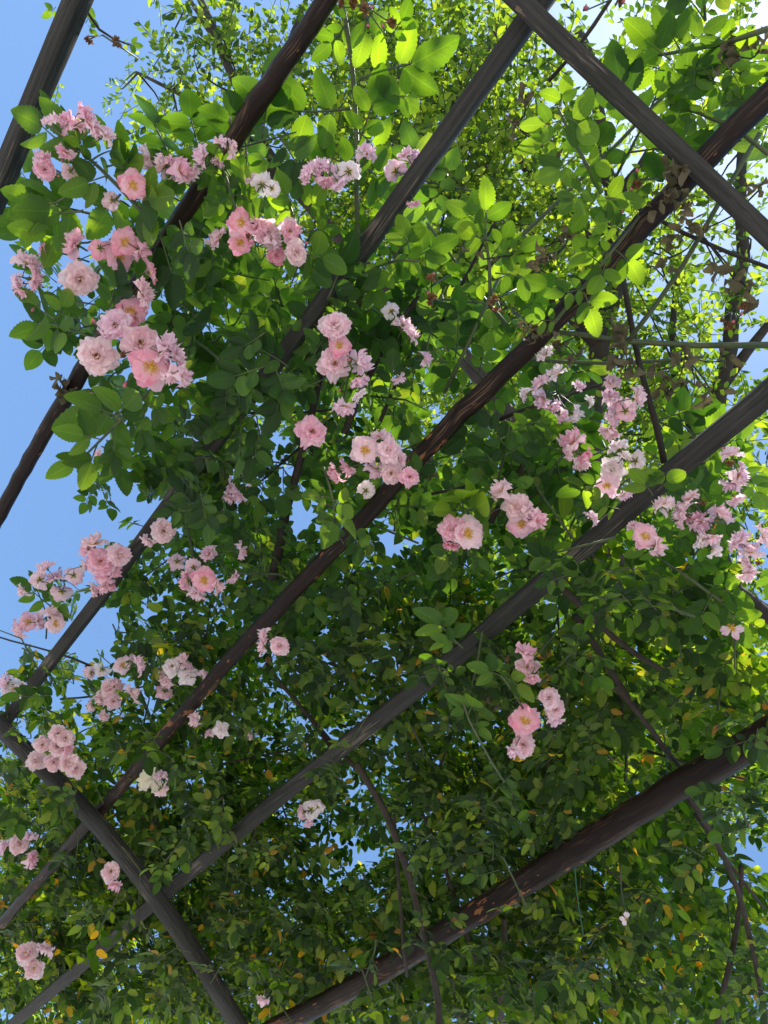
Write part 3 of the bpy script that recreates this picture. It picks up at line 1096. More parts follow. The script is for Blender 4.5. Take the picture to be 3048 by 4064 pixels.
cane(r1, [(590, 1250), (640, 1000), (690, 860), (700, 780)], 1.25, 1.3, .011, .006, seed=1)
cane(r1, [(745, 935), (765, 850), (800, 770), (860, 700), (905, 640)], 1.24, 1.32, .007, .004, seed=2)
cane(r1, [(960, 850), (1000, 760), (1060, 650), (1080, 600)], 1.27, 1.32, .0036, .0028, 'stem', seed=3)
cane(r1, [(1060, 1130), (1150, 960), (1200, 880), (1245, 830)], 1.28, 1.33, .006, .003, seed=4)
cane(r1, [(1344, 590), (1352, 650), (1362, 720), (1385, 790), (1400, 870), (1420, 930), (1437, 1000)], 1.3, 1.24, .0045, .0055, seed=5)
cane(r1, [(1170, 712), (1260, 732), (1345, 745), (1420, 735), (1500, 750), (1590, 755), (1690, 745)], 1.22, 1.28, .0035, .005, 'stem', seed=6)
cane(r1, [(1110, 775), (1230, 790), (1330, 800), (1440, 788), (1520, 770)], 1.26, 1.3, .003, .003, 'stem', seed=7)
cane(r1, [(1360, 735), (1420, 660), (1475, 580), (1560, 430), (1640, 290)], 1.24, 1.3, .004, .0035, 'stem', seed=8)
cane(r1, [(1050, 580), (1160, 475), (1260, 385), (1330, 320), (1400, 245), (1500, 130), (1590, 60)], 1.3, 1.4, .0036, .0026, 'stem', seed=9)
cane(r1, [(1290, 385), (1380, 470), (1450, 520), (1560, 540), (1690, 590)], 1.24, 1.3, .003, .003, seed=10)
cane(r1, [(1185, 175), (1240, 140), (1300, 60), (1330, -20)], 1.3, 1.34, .003, .003, seed=11)
for k in range(14):
    rr = random.Random(400 + k)
    x, y = rr.uniform(380, 1250), rr.uniform(640, 1250)
    a = rr.uniform(0, 6.28)
    px = [(x + math.cos(a) * 70 * i + rr.uniform(-14, 14), y + math.sin(a) * 70 * i + rr.uniform(-14, 14)) for i in range(5)]
    cane(r1, px, BEAM + rr.uniform(.02, .2), BEAM + rr.uniform(.02, .2), .0035, .002, rr.choice(['cane', 'stem']), seed=500 + k)
LOWC = [
    ([(960, 2212), (930, 2080), (905, 1960), (870, 1850), (835, 1740), (770, 1650)], 0.0109, 0.0068, 1.12),
    ([(880, 2110), (862, 1960), (862, 1850), (850, 1760)], 0.0041, 0.0034, 1.16),
    ([(1040, 2110), (985, 1950), (955, 1850), (915, 1760)], 0.0061, 0.0041, 1.22),
    ([(770, 1660), (720, 1600), (655, 1540), (600, 1490), (575, 1430)], 0.0054, 0.0034, 1.25),
    ([(740, 1650), (690, 1570), (640, 1510)], 0.0041, 0.0034, 1.24),
    ([(1215, 1270), (1270, 1330), (1310, 1380), (1380, 1425), (1450, 1460)], 0.0068, 0.0041, 1.2),
    ([(1240, 1330), (1300, 1420), (1375, 1530), (1450, 1640)], 0.0061, 0.0054, 1.24),
    ([(1330, 1480), (1400, 1560), (1470, 1660)], 0.0048, 0.0041, 1.2),
    ([(1480, 1710), (1545, 1800), (1590, 1900), (1620, 2010), (1640, 2120), (1665, 2290)], 0.0053, 0.0053, 1.27),
    ([(1600, 1870), (1600, 2000), (1560, 2140), (1545, 2260)], 0.0049, 0.0062, 1.3),
    ([(1500, 1760), (1580, 1870), (1650, 1960)], 0.0031, 0.0031, 1.28),
    ([(1090, 1985), (1090, 2080), (1080, 2200)], 0.0054, 0.0068, 1.2),
]
for k, (px, a, b, z) in enumerate(LOWC):
    cane(r2, px, z, z + .03, a, b, 'cane', seed=600 + k, world=[(1.5, 1.9, 0), (1.35, 1.85, 1.5)] if k == 0 else None)
for k in range(26):
    rr = random.Random(700 + k)
    x, y = rr.uniform(60, 1600), rr.uniform(1400, 2180)
    a = rr.uniform(0, 6.28)
    px = [(x + math.cos(a) * 55 * i + rr.uniform(-12, 12), y + math.sin(a) * 55 * i + rr.uniform(-12, 12)) for i in range(5)]
    cane(r2, px, BEAM + rr.uniform(.04, .25), BEAM + rr.uniform(.04, .25), .003, .002, rr.choice(['cane', 'cane', 'stem']), seed=800 + k)

# ------------------------------------------------------------------ leafy shoots that hang free
HC = {(n, v): compound(n, True, 300 + 10 * n + v, 0.33) for n in (3, 5, 7) for v in range(3)}
HM = {}


def leaf_obj(parent, x0, y0, x1, y1, n, z0, z1, mat='leaf_big', seed=0, tilt=0.35):
    rr = random.Random(seed)
    v = rr.randrange(3)
    T = HC[(n, v)]
    key = (n, v, mat)
    if key not in HM:
        HM[key] = tmesh('leaf', T, [M[mat], M['stem']])
    a, b = P(x0, y0, z0), P(x1, y1, z1)
    ax = b - a
    s = ax.length / T['reach']
    up = ((a + b) / 2 - CAMP).normalized()          # upper face looks away from the eye, roughly to the sky
    nr = (up * 0.5 + Vector((0, 0, 0.8)) + Vector((rr.uniform(-1, 1), rr.uniform(-1, 1), 0)) * tilt)
    R = frame(np.array([tuple(ax)]), np.array([tuple(nr)]))[0]
    o = bpy.data.objects.new('leaf', HM[key])
    COL.objects.link(o)
    o.parent = parent
    mw = Matrix([list(R[i] * s) + [a[i]] for i in range(3)] + [[0, 0, 0, 1]])
    o.matrix_parent_inverse = Matrix.Translation(-parent.location)
    o.matrix_basis = mw
    return o


def shoot(label, canepx, z0, z1, r0, r1_, leaves, mat='leaf_big', zl=None, canemat='stem', seed=0, name='leafy_shoot'):
    base = P(canepx[0][0], canepx[0][1], z0)
    o = empty(name, base, label, 'rose shoot', 'leafy rose shoots')
    n = len(canepx)
    cane(o, canepx, z0, z1, r0, r1_, canemat, seed=seed, name='stem')
    zl = (z0 + z1) / 2 if zl is None else zl
    rr = random.Random(seed)
    for k, (x0, y0, x1, y1, nn) in enumerate(leaves):
        leaf_obj(o, x0, y0, x1, y1, nn, zl + rr.uniform(-.02, .02), zl + rr.uniform(-.05, .03), mat, seed * 50 + k)
    return o


B = BEAM
shoot('tall upright green stem with glowing yellow green leaves, top centre', [(775, 680), (776, 520), (772, 400), (766, 230), (768, 100), (745, 20), (735, -30)], B + .06, B + .10, .0045, .0035, [
    (775, 172, 996, 86, 5), (758, 234, 533, 272, 5), (776, 310, 826, 130, 5), (755, 40, 690, 150, 5), (850, 205, 920, 215, 3), (790, 18, 800, 150, 3),
    (768, 280, 860, 345, 5), (775, 360, 640, 330, 5), (772, 420, 830, 520, 5), (770, 350, 870, 400, 5), (700, 20, 790, -40, 5), (840, 90, 890, -10, 5)], seed=1)
shoot('fan of sunlit leaves on thin stalk beside the grey scratched rafter', [(905, 560), (870, 540), (830, 560), (775, 590)], B - .03, B + .05, .002, .003, [
    (895, 560, 985, 490, 3), (885, 545, 870, 455, 3), (870, 545, 920, 590, 3), (850, 550, 800, 640, 5), (770, 590, 690, 570, 5), (775, 600, 850, 650, 5)], seed=2)
shoot('pale green three leaf tips in front of the fine tree leaves', [(1060, 640), (1075, 560), (1050, 500), (1040, 440)], B - .02, B, .003, .0015, [
    (1050, 500, 1040, 380, 3), (1045, 480, 968, 430, 3), (1060, 520, 970, 500, 3), (1065, 560, 1170, 510, 5), (1070, 590, 1200, 600, 5), (1065, 600, 1000, 640, 5), (1060, 560, 1110, 470, 5)], seed=3)
shoot('large dark leaves hanging under the worn crossbeam', [(1300, 420), (1250, 330), (1215, 270), (1205, 230)], B - .08, B - .08, .003, .0015, [
    (1210, 235, 1215, 150, 3), (1215, 250, 1315, 285, 3), (1210, 260, 1125, 290, 3), (1205, 290, 1120, 345, 3), (1240, 340, 1160, 420, 3), (1255, 360, 1335, 350, 3), (1270, 390, 1210, 480, 5), (1300, 400, 1250, 510, 5), (1290, 430, 1400, 420, 3)], seed=4)
shoot('broad leaves silhouetted against the glaring sun above the crossbeam', [(1660, 60), (1560, 110), (1460, 130), (1410, 120)], B + .05, B + .08, .004, .002, [
    (1450, 130, 1340, 60, 3), (1440, 150, 1330, 140, 3), (1470, 110, 1420, 10, 3), (1470, 120, 1560, 20, 5), (1480, 140, 1570, 150, 5), (1500, 130, 1510, 240, 5), (1520, 150, 1600, 230, 5), (1540, 100, 1640, 60, 3), (1560, 130, 1650, 230, 5)], seed=5)
shoot('leaf sprays between crossbeam and red brown pole at right', [(1660, 330), (1580, 240), (1520, 215), (1440, 225)], B + .03, B + .06, .003, .002, [
    (1520, 215, 1430, 175, 5), (1530, 220, 1480, 300, 5), (1560, 230, 1640, 180, 5), (1580, 250, 1560, 330, 5), (1460, 225, 1400, 190, 3), (1470, 240, 1440, 330, 5)], seed=6)
shoot('cluster of green leaves crossing the red brown pole', [(1180, 720), (1250, 640), (1320, 560), (1380, 470)], B - .05, B - .02, .003, .002, [
    (1310, 560, 1290, 650, 3), (1300, 570, 1220, 520, 5), (1330, 540, 1410, 600, 3), (1270, 620, 1180, 650, 5), (1260, 630, 1310, 720, 3), (1350, 500, 1260, 460, 5), (1380, 470, 1350, 380, 5), (1210, 690, 1130, 700, 5), (1330, 540, 1250, 560, 5)], seed=7)
shoot('big shaded leaves at the upper left with bright sun patches', [(330, 480), (270, 420), (210, 345), (150, 310), (110, 270)], B - .08, B - .1, .004, .002, [
    (150, 320, 40, 250, 5), (165, 325, 90, 240, 3), (180, 335, 160, 250, 3), (200, 345, 280, 285, 5), (230, 360, 330, 330, 3), (210, 350, 120, 350, 5), (250, 400, 320, 380, 3), (230, 380, 130, 410, 3), (280, 430, 390, 440, 3), (260, 420, 190, 500, 3), (290, 440, 360, 510, 3), (150, 420, 60, 490, 3), (290, 400, 250, 300, 5)], seed=8)
shoot('narrow leaf points sticking out against the sky at far left', [(260, 480), (190, 455), (140, 450), (100, 440)], B - .06, B - .08, .003, .0015, [
    (130, 445, 10, 440, 3), (140, 455, 30, 520, 5), (180, 455, 60, 480, 3), (150, 510, 18, 515, 3)], seed=9)
shoot('sunlit leaf pair on the round pole below pale pink blooms', [(520, 480), (500, 420), (495, 385), (470, 340)], B - .06, B - .05, .003, .0015, [
    (495, 385, 440, 310, 3), (498, 390, 555, 375, 3), (500, 400, 420, 400, 5), (505, 420, 590, 440, 5), (505, 420, 440, 470, 5), (480, 380, 400, 350, 5)], seed=10)
shoot('dark rounded leaves hanging in front of the pink flowers, upper centre', [(660, 560), (650, 500), (630, 440), (610, 400)], B - .06, B - .05, .003, .0015, [
    (640, 450, 590, 375, 3), (650, 465, 720, 400, 3), (640, 460, 575, 440, 3), (655, 500, 740, 490, 5), (655, 520, 580, 590, 5), (660, 550, 760, 560, 3), (660, 540, 700, 610, 5)], seed=11)
shoot('three round leaves dangling against the sky left of the blooms', [(210, 740), (170, 710), (130, 690), (110, 700)], B - .1, B - .11, .0025, .0015, [
    (115, 695, 45, 735, 3), (120, 695, 150, 755, 3), (125, 690, 145, 610, 3), (120, 690, 40, 650, 3)], seed=12)
shoot('drooping big toothed leaves below the largest pink cluster', [(330, 840), (290, 880), (240, 930), (190, 980)], B - .1, B - .13, .0035, .002, [
    (260, 900, 160, 870, 3), (280, 880, 150, 960, 3), (250, 910, 290, 820, 3), (220, 950, 120, 920, 3), (210, 960, 170, 1060, 3), (190, 980, 115, 1045, 3), (240, 930, 270, 1030, 5), (270, 900, 350, 960, 5), (300, 860, 380, 900, 5), (230, 950, 300, 1060, 5)], seed=13)
shoot('long leaf drooping below the central cluster of blooms', [(700, 1010), (710, 1060), (722, 1090)], B - .12, B - .16, .002, .0015, [
    (722, 1090, 726, 1185, 3), (715, 1075, 655, 1060, 3), (720, 1080, 775, 1105, 3)], seed=14)
shoot('leaf trio behind the round pink double bloom on the right', [(1010, 1200), (1000, 1130), (1005, 1100)], B - .08, B - .1, .002, .0015, [
    (1000, 1100, 990, 1035, 3), (1000, 1105, 930, 1090, 3), (1005, 1105, 1075, 1090, 3), (1010, 1110, 1060, 1150, 3)], seed=15)
shoot('olive leaf pair catching light below the grooved rafter', [(1130, 1530), (1110, 1480), (1085, 1460)], B - .16, B - .2, .002, .0015, [
    (1085, 1462, 1010, 1425, 3), (1090, 1462, 1165, 1500, 3), (1085, 1458, 1080, 1420, 3)], 'leaf_big', seed=16)
shoot('small olive leaflets hanging from the grooved rafter', [(1090, 1690), (1020, 1590), (1010, 1540), (1000, 1520)], B - .16, B - .2, .002, .0015, [
    (1015, 1545, 960, 1500, 3), (1012, 1540, 1040, 1500, 3), (1018, 1560, 1060, 1600, 3), (1000, 1400, 890, 1300, 5), (990, 1390, 930, 1380, 3)], seed=17)
shoot('bright leaves lit from behind at the right below the blooms', [(1560, 1300), (1500, 1240), (1430, 1210)], B - .02, B, .003, .002, [
    (1430, 1210, 1340, 1150, 5), (1450, 1220, 1400, 1290, 5), (1480, 1230, 1560, 1190, 5), (1520, 1260, 1640, 1290, 5), (1540, 1280, 1500, 1380, 5), (1550, 1290, 1640, 1390, 5), (1440, 1140, 1500, 1180, 5)], seed=18)
shoot('glowing leaf spray crossing the grooved rafter', [(1330, 1160), (1270, 1190), (1200, 1195)], B - .07, B - .08, .0025, .0015, [
    (1180, 1195, 1260, 1220, 3), (1200, 1195, 1130, 1170, 5), (1300, 1040, 1220, 1080, 5), (1340, 1100, 1270, 1090, 5), (1420, 1060, 1470, 1000, 3), (1410, 1070, 1370, 1000, 3)], seed=19)
shoot('thin leafless looking twig with small leaves beside the grey plank at top left', [(160, -20), (185, 50), (215, 85), (245, 90), (268, 88), (285, 100)], B + .05, B + .04, .0025, .0012, [
    (185, 50, 205, 10, 3), (190, 55, 215, 75, 3), (275, 92, 310, 105, 3), (120, 15, 100, 45, 3)], seed=20, canemat='cane')
shoot('round leaflets in front of the sky beside small pale blooms, left edge', [(100, 1380), (110, 1310), (95, 1290), (60, 1240)], B + .02, B, .002, .0012, [
    (110, 1310, 30, 1250, 5), (112, 1318, 155, 1305, 3), (100, 1290, 105, 1235, 3)], seed=21)
shoot('tiny pale five leaflet tip alone against the sky', [(330, 1140), (300, 1132), (280, 1130)], B + .06, B + .06, .0012, .0008, [
    (300, 1132, 245, 1125, 5)], seed=22)

# ------------------------------------------------------------------ blooms
def bloom_mesh(seed, rings, ruffle, name='rose_bloom', limit=None, jit=1.0):
    """Petals round +Z, outer radius 1. rings: (count, length, width, opening angle from the axis, base height)."""
    rr = random.Random(seed)
    mb = MB()
    for ri, (cnt, L, Wd, op, hz) in enumerate(rings):
        ph = rr.uniform(0, 6.28)
        for k in range(cnt):
            if limit and k >= limit:
                break
            az = ph + 2 * math.pi * (k + rr.uniform(-.3, .3)) / cnt
            o2 = math.radians(op + rr.uniform(-24, 18) * jit)
            l2, w2 = L * rr.uniform(.74, 1.10), Wd * rr.uniform(.8, 1.2)
            rad = Vector((math.cos(az), math.sin(az), 0))
            tan = Vector((-math.sin(az), math.cos(az), 0))
            f1, f2, notch = rr.uniform(3, 6), rr.uniform(0, 6.28), rr.uniform(.03, .22)
            curl = rr.uniform(-.5, .75) if jit > .6 else rr.uniform(-.2, .5)
            rows, uvs = [], []
            NT, NS = 5, 7
            tilt = rr.uniform(-.25, .25)
            for i in range(NT + 1):
                t = i / NT
                w = w2 * (math.sin(math.pi * (0.12 + 0.70 * t)) ** .8) * (0.35 + .65 * min(1, t * 1.6))
                row, uvr = [], []
                for j in range(NS):
                    s = -1 + 2 * j / (NS - 1)
                    tt = t * (1 - .22 * s * s * t) - notch * t * t * max(0, 1 - abs(s) * 2.2)
                    ang = o2 + curl * tt * tt          # bends outward with length
                    r_ = l2 * tt * math.sin(ang) + 0.06
                    h_ = l2 * tt * math.cos(ang) + hz
                    cup = 0.16 * s * s * w
                    rf = ruffle * 1.5 * t * t * math.sin(f1 * s + f2)
                    p = rad * (r_ - cup * math.cos(o2)) + tan * (s * w) + Vector((0, 0, h_ + cup * math.sin(o2) + rf + tilt * s * w * t))
                    row.append(p)
                    uvr.append((s, t))
                rows.append(row)
                uvs.append(uvr)
            mb.grid(rows, uvs, 0)
    return mb.mesh(name, [M['petal']])


def stamen_mesh(seed, mat, n=26, R=0.24):
    rr = random.Random(seed)
    mb = MB()
    mb.tube([(0, 0, -.03), (0, 0, .03), (0, 0, .06)], [.11, .10, .03], n=8)
    for k in range(n):
        az, q = rr.uniform(0, 6.28), R * math.sqrt(rr.uniform(.1, 1))
        e = Vector((math.cos(az) * q, math.sin(az) * q, rr.uniform(.10, .22)))
        b = Vector((e.x * .3, e.y * .3, 0.02))
        mb.tube([b, b.lerp(e, .6) + Vector((0, 0, .02)), e], [.008, .008, .010], n=4)
        mb.tube([e - Vector((0, 0, .015)), e + Vector((0, 0, .012)), e + Vector((0, 0, .035))], [.016, .030, .010], n=5)
    return mb.mesh('stamens', [M[mat]])


def calyx_mesh(seed):
    rr = random.Random(seed)
    mb = MB()
    mb.tube([(0, 0, -.26), (0, 0, -.2), (0, 0, -.10), (0, 0, -.02)], [.035, .085, .10, .06], n=8)
    for k in range(5):
        az = 2 * math.pi * k / 5 + rr.uniform(-.1, .1)
        rad = Vector((math.cos(az), math.sin(az), rr.uniform(-.5, .1)))
        leaflet(mb, Vector((0, 0, -.05)) + rad * .04, rad, (0, 0, 1), .38, .17, 3, 3, 0, .1, .1, rr=rr)
    return mb.mesh('calyx', [M['calyx']])


def bud_mesh(seed):
    rr = random.Random(seed)
    mb = MB()
    mb.tube([(0, 0, -.35), (0, 0, -.2), (0, 0, .1), (0, 0, .42), (0, 0, .66), (0, 0, .8)], [.05, .22, .34, .30, .16, .03], n=10, mi=0, wobble=.05, seed=seed)
    mb.tube([(0, 0, -.62), (0, 0, -.5), (0, 0, -.36), (0, 0, -.22)], [.06, .16, .19, .17], n=8, mi=1)
    for k in range(5):
        az = 2 * math.pi * k / 5
        rad = Vector((math.cos(az) * .35, math.sin(az) * .35, 1))
        b = Vector((math.cos(az) * .2, math.sin(az) * .2, -.3))
        leaflet(mb, b, rad, Vector((math.cos(az), math.sin(az), -.3)), .8, .16, 3, 3, 0, -.1 + rr.uniform(-.25, .1), .1, mi=1, rr=rr)
    return mb.mesh('rose_bud', [M['bud'], M['calyx']])


def withered_mesh(seed):
    rr = random.Random(seed)
    mb = MB()
    for k in range(16):
        v = Vector((rr.gauss(0, 1), rr.gauss(0, 1), rr.gauss(0, .8) + .4)).normalized()
        leaflet(mb, v * .12, v, Vector((rr.gauss(0, 1), rr.gauss(0, 1), rr.gauss(0, 1))), rr.uniform(.5, .9), .38, 5, 5, 0, rr.uniform(-.6, .6), .3, mi=0, rr=rr, curl=.8)
    mb.tube([(0, 0, -.45), (0, 0, -.3), (0, 0, 0)], [.05, .16, .1], n=7, mi=1)
    return mb.mesh('withered_bloom', [M['brown_petal'], M['calyx']])


OPEN = [bloom_mesh(900 + k, [(7, .98, .44, 84, 0), (7, .78, .38, 74, .03)], .07, jit=.4) for k in range(5)]
DBL = [bloom_mesh(920 + k, [(8, .98, .44, 84, -.02), (8, .84, .38, 66, .03), (7, .66, .30, 46, .06), (6, .44, .22, 26, .08)], .10) for k in range(7)]
CUP = [bloom_mesh(940 + k, [(7, 1.0, .46, 72, 0), (6, .92, .42, 50, .02), (6, .75, .32, 30, .05)], .10) for k in range(6)]
FEW = bloom_mesh(960, [(5, 1.0, .34, 76, 0)], .08, limit=3)
STA = [stamen_mesh(970 + k, 'stamen', 34, .32) for k in range(2)]
STO = [stamen_mesh(975 + k, 'stamen_old', 20, .17) for k in range(2)]
CAL = [calyx_mesh(980 + k) for k in range(2)]
BUD = [bud_mesh(985 + k) for k in range(3)]
WIT = [withered_mesh(990 + k) for k in range(3)]
TINT = {'p': (0.96, 0.66, 0.73), 'm': (0.94, 0.48, 0.62), 'd': (0.93, 0.32, 0.47), 'l': (0.93, 0.63, 0.77), 'e': (0.95, 0.68, 0.70), 'w': (0.96, 0.86, 0.87)}


def orient(o, parent, loc, z, s, spin):
    q = Vector(z).to_track_quat('Z', 'Y').to_matrix().to_4x4()
    o.parent = parent
    o.matrix_parent_inverse = Matrix.Translation(-parent.location)
    o.matrix_basis = Matrix.Translation(loc) @ q @ Matrix.Rotation(spin, 4, 'Z') @ Matrix.Scale(s, 4)


def child(me, name, parent, s=1.0):
    o = bpy.data.objects.new(name, me)
    COL.objects.link(o)
    o.parent = parent
    return o


def spray(label, blooms, zoff=-0.10, buds=(), seed=0, withered=(), node=None):
    """blooms: 'x y diameter code' with code = facing (f front, s side, b back) + tint letter (+ y for yellow open heart)."""
    rr = random.Random(seed * 13 + 5)
    B_ = []
    for b in blooms.split(','):
        x, y, dm, code = b.split()
        B_.append((float(x), float(y), float(dm), code))
    mx = sum(b[0] for b in B_) / len(B_)
    my = sum(b[1] for b in B_) / len(B_)
    zoff = min(zoff, .0)
    z = BEAM + zoff
    nd = P(mx, my, z + 0.055)
    root = empty('rose_spray', nd, label, 'rose blooms', 'pink rose sprays')
    mb = MB()
    ends = []
    for (x, y, dm, code) in B_:
        zz = z + rr.uniform(-.02, .02)
        c = P(x, y, zz)
        s = dm * mpp(x, y, zz) * 0.5 * (1.42 if dm < 37 else 1.3)
        tocam = (CAMP - c).normalized()
        rv = Vector((rr.gauss(0, 1), rr.gauss(0, 1), rr.gauss(0, 1)))
        perp = (rv - tocam * rv.dot(tocam)).normalized()
        fc = code[0]
        out_ = (c - nd)
        out_ = (out_ - tocam * out_.dot(tocam))
        if out_.length > 1e-4:
            perp = (perp * .6 + out_.normalized()).normalized()
        if fc == 'f':
            zd = tocam + perp * (rr.uniform(.05, .28) if 'y' in code else rr.uniform(.1, .45))
        elif fc == 's':
            zd = tocam * rr.uniform(-.1, .5) + perp + Vector((0, 0, rr.uniform(-.2, .4)))
        else:
            zd = -tocam * .9 + perp * .6
        zd.normalize()
        yl = 'y' in code
        if 'k' in code:
            me = FEW
        elif yl:
            me = rr.choice(OPEN)
        elif fc == 'f':
            me = rr.choice(DBL)
        else:
            me = rr.choice(CUP + DBL)
        o = bpy.data.objects.new('rose_bloom', me)
        COL.objects.link(o)
        orient(o, root, c - zd * s * .15, zd, s, rr.uniform(0, 6.28))
        t = TINT[code[1]]
        j = rr.uniform(-.05, .05)
        o.color = (min(.95, t[0] * (1 + j * .4)), t[1] * (1 + j), t[2] * (1 + j), 1)
        child(rr.choice(STA if yl or rr.random() < .25 else STO), 'stamens', o)
        child(rr.choice(CAL), 'calyx', o)
        ends.append((c - zd * s * .40, -zd, s * .035))
    for (x, y, dm) in buds:
        zz = z + rr.uniform(-.02, .02)
        c = P(x, y, zz)
        s = dm * mpp(x, y, zz) * .7
        zd = ((c - nd).normalized() + Vector((rr.uniform(-.3, .3), rr.uniform(-.3, .3), rr.uniform(-.1, .5)))).normalized()
        o = bpy.data.objects.new('rose_bud', rr.choice(BUD))
        COL.objects.link(o)
        orient(o, root, c, zd, s, rr.uniform(0, 6.28))
        ends.append((c - zd * s * .6, -zd, .0009))
    for (x, y, dm) in withered:
        c = P(x, y, z + rr.uniform(-.01, .02))
        s = dm * mpp(x, y, z) * .55
        zd = Vector((rr.uniform(-.5, .5), rr.uniform(-.5, .5), -1)).normalized()
        o = bpy.data.objects.new('withered_bloom', rr.choice(WIT))
        COL.objects.link(o)
        orient(o, root, c, zd, s, rr.uniform(0, 6.28))
        ends.append((c - zd * s * .4, -zd, .001))
    for e, dr, r_ in ends:
        mid = e + dr * .02
        q = smooth(resample([e, mid, mid.lerp(nd, .55) + Vector((0, 0, .008)), nd], .012), 2)
        mb.tube(q, [max(.0008, min(r_, .0016))] * len(q), n=5)
    topz = EYE + BEAM + .05 + rr.uniform(0, .05)
    tp = Vector((nd.x + rr.uniform(-.05, .05), nd.y + rr.uniform(-.05, .05), max(topz, nd.z + .04)))
    q = smooth(resample([nd, nd.lerp(tp, .5) + Vector((rr.uniform(-.02, .02), rr.uniform(-.02, .02), 0)), tp], .015), 2)
    mb.tube(q, [.0018] * len(q), n=6)
    link('stem', mb.mesh('stem', [M['stem']]), root)
    return root


for k, (lab, bl, zo, bu, wi) in enumerate(SPR):
    spray(lab, bl, zo, bu, k + 1, wi)


def dead_spray(label, wl, buds, zoff, seed):
    rr = random.Random(seed)
    mx = sum(w[0] for w in wl) / len(wl)
    my = sum(w[1] for w in wl) / len(wl)
    z = BEAM + zoff
    nd = P(mx, my - 12, z + .05)
    root = empty('spent_rose_spray', nd, label, 'spent roses', 'spent rose heads')
    mb = MB()
    ends = []
    for (x, y, dm) in wl:
        c = P(x, y, z)
        s = dm * mpp(x, y, z) * .55
        zd = Vector((rr.uniform(-.6, .6), rr.uniform(-.6, .6), -1)).normalized()
        o = bpy.data.objects.new('withered_bloom', rr.choice(WIT))
        COL.objects.link(o)
        orient(o, root, c, zd, s, rr.uniform(0, 6.28))
        ends.append((c - zd * s * .4, -zd))
    for (x, y, dm) in buds:
        c = P(x, y, z)
        s = dm * mpp(x, y, z) * .7
        zd = Vector((rr.uniform(-.6, .6), rr.uniform(-.6, .6), -1)).normalized()
        o = bpy.data.objects.new('rose_bud', rr.choice(BUD))
        COL.objects.link(o)
        orient(o, root, c, zd, s, rr.uniform(0, 6.28))
        ends.append((c - zd * s * .6, -zd))
    for e, dr in ends:
        q = smooth(resample([e, e + dr * .015, (e + dr * .015).lerp(nd, .6), nd], .012), 2)
        mb.tube(q, [.0011] * len(q), n=5)
    tp = nd + Vector((rr.uniform(-.03, .03), rr.uniform(-.03, .03), .09))
    mb.tube([nd, nd.lerp(tp, .5), tp], [.0016] * 3, n=5)
    link('stem', mb.mesh('stem', [M['stem']]), root)


dead_spray('spent brown rose heads with dark red buds hanging at the top edge', [(790, 20, 34), (847, 50, 30), (765, 8, 28), (738, 8, 24)], [(795, 55, 14), (828, 58, 14), (803, 15, 14)], .0, 1)
dead_spray('brown curled rose heads with one pink bud, upper middle', [(932, 598, 26), (932, 640, 26), (930, 655, 20)], [(938, 592, 12), (925, 632, 12)], -.03, 2)
dead_spray('dry rose head with two bright pink buds beside the pole', [(1068, 648, 28), (1072, 668, 18)], [(1066, 668, 13), (1080, 668, 13)], -.03, 3)
dead_spray('tan dry rose head with three magenta buds under the crossbeam', [(1375, 400, 28)], [(1376, 370, 15), (1364, 407, 14), (1343, 458, 17)], -.04, 4)
dead_spray('dangling brown rose heads with pink buds at the right edge', [(1608, 660, 28), (1575, 705, 26), (1562, 692, 16)], [(1620, 650, 13), (1602, 678, 14), (1585, 694, 14)], .0, 5)
dead_spray('dark dried heads on a bare twig against the sky at top left', [(192, 86, 22), (252, 90, 26)], [(192, 78, 8)], .03, 6)
dead_spray('two dull red buds at the top edge beside the crossbeam', [(1340, 2, 22)], [(1264, 18, 20), (1345, 5, 18)], .03, 7)


# ------------------------------------------------------------------ withered leaves
def dry_clump(label, spots, zoff, seed, size=42, mat='leaf_dry', n=6):
    rr = random.Random(seed)
    x0, y0 = spots[0]
    z = BEAM + zoff
    size *= .8
    root = empty('withered_leaf_clump', P(x0, y0, z + .04), label, 'withered leaves', 'withered leaf clumps')
    top = P(x0, y0, z + .07)
    st = MB()
    for (x, y) in spots:
        c = P(x, y, z)
        for k in range(n):
            mb = MB()
            v = Vector((rr.gauss(0, 1), rr.gauss(0, 1), rr.gauss(0, 1))).normalized()
            L = size * mpp(x, y, z) * rr.uniform(.6, 1.1)
            b = c + Vector((rr.gauss(0, 1), rr.gauss(0, 1), rr.gauss(0, 1))) * L * .35
            leaflet(mb, b, v, Vector((rr.gauss(0, 1), rr.gauss(0, 1), rr.gauss(0, 1))), L, rr.uniform(.25, .4), 7, 5, .12, rr.uniform(-.6, .6), rr.uniform(.1, .5), rr=rr, curl=rr.uniform(.4, 1.0))
            link('withered_leaf', mb.mesh('withered_leaf', [M[mat]]), root)
        q = smooth(resample([c, c.lerp(top, .5) + Vector((.01, 0, .01)), top], .015), 1)
        st.tube(q, [.0012] * len(q), n=4)
    link('stem', st.mesh('stem', [M['cane']]), root)


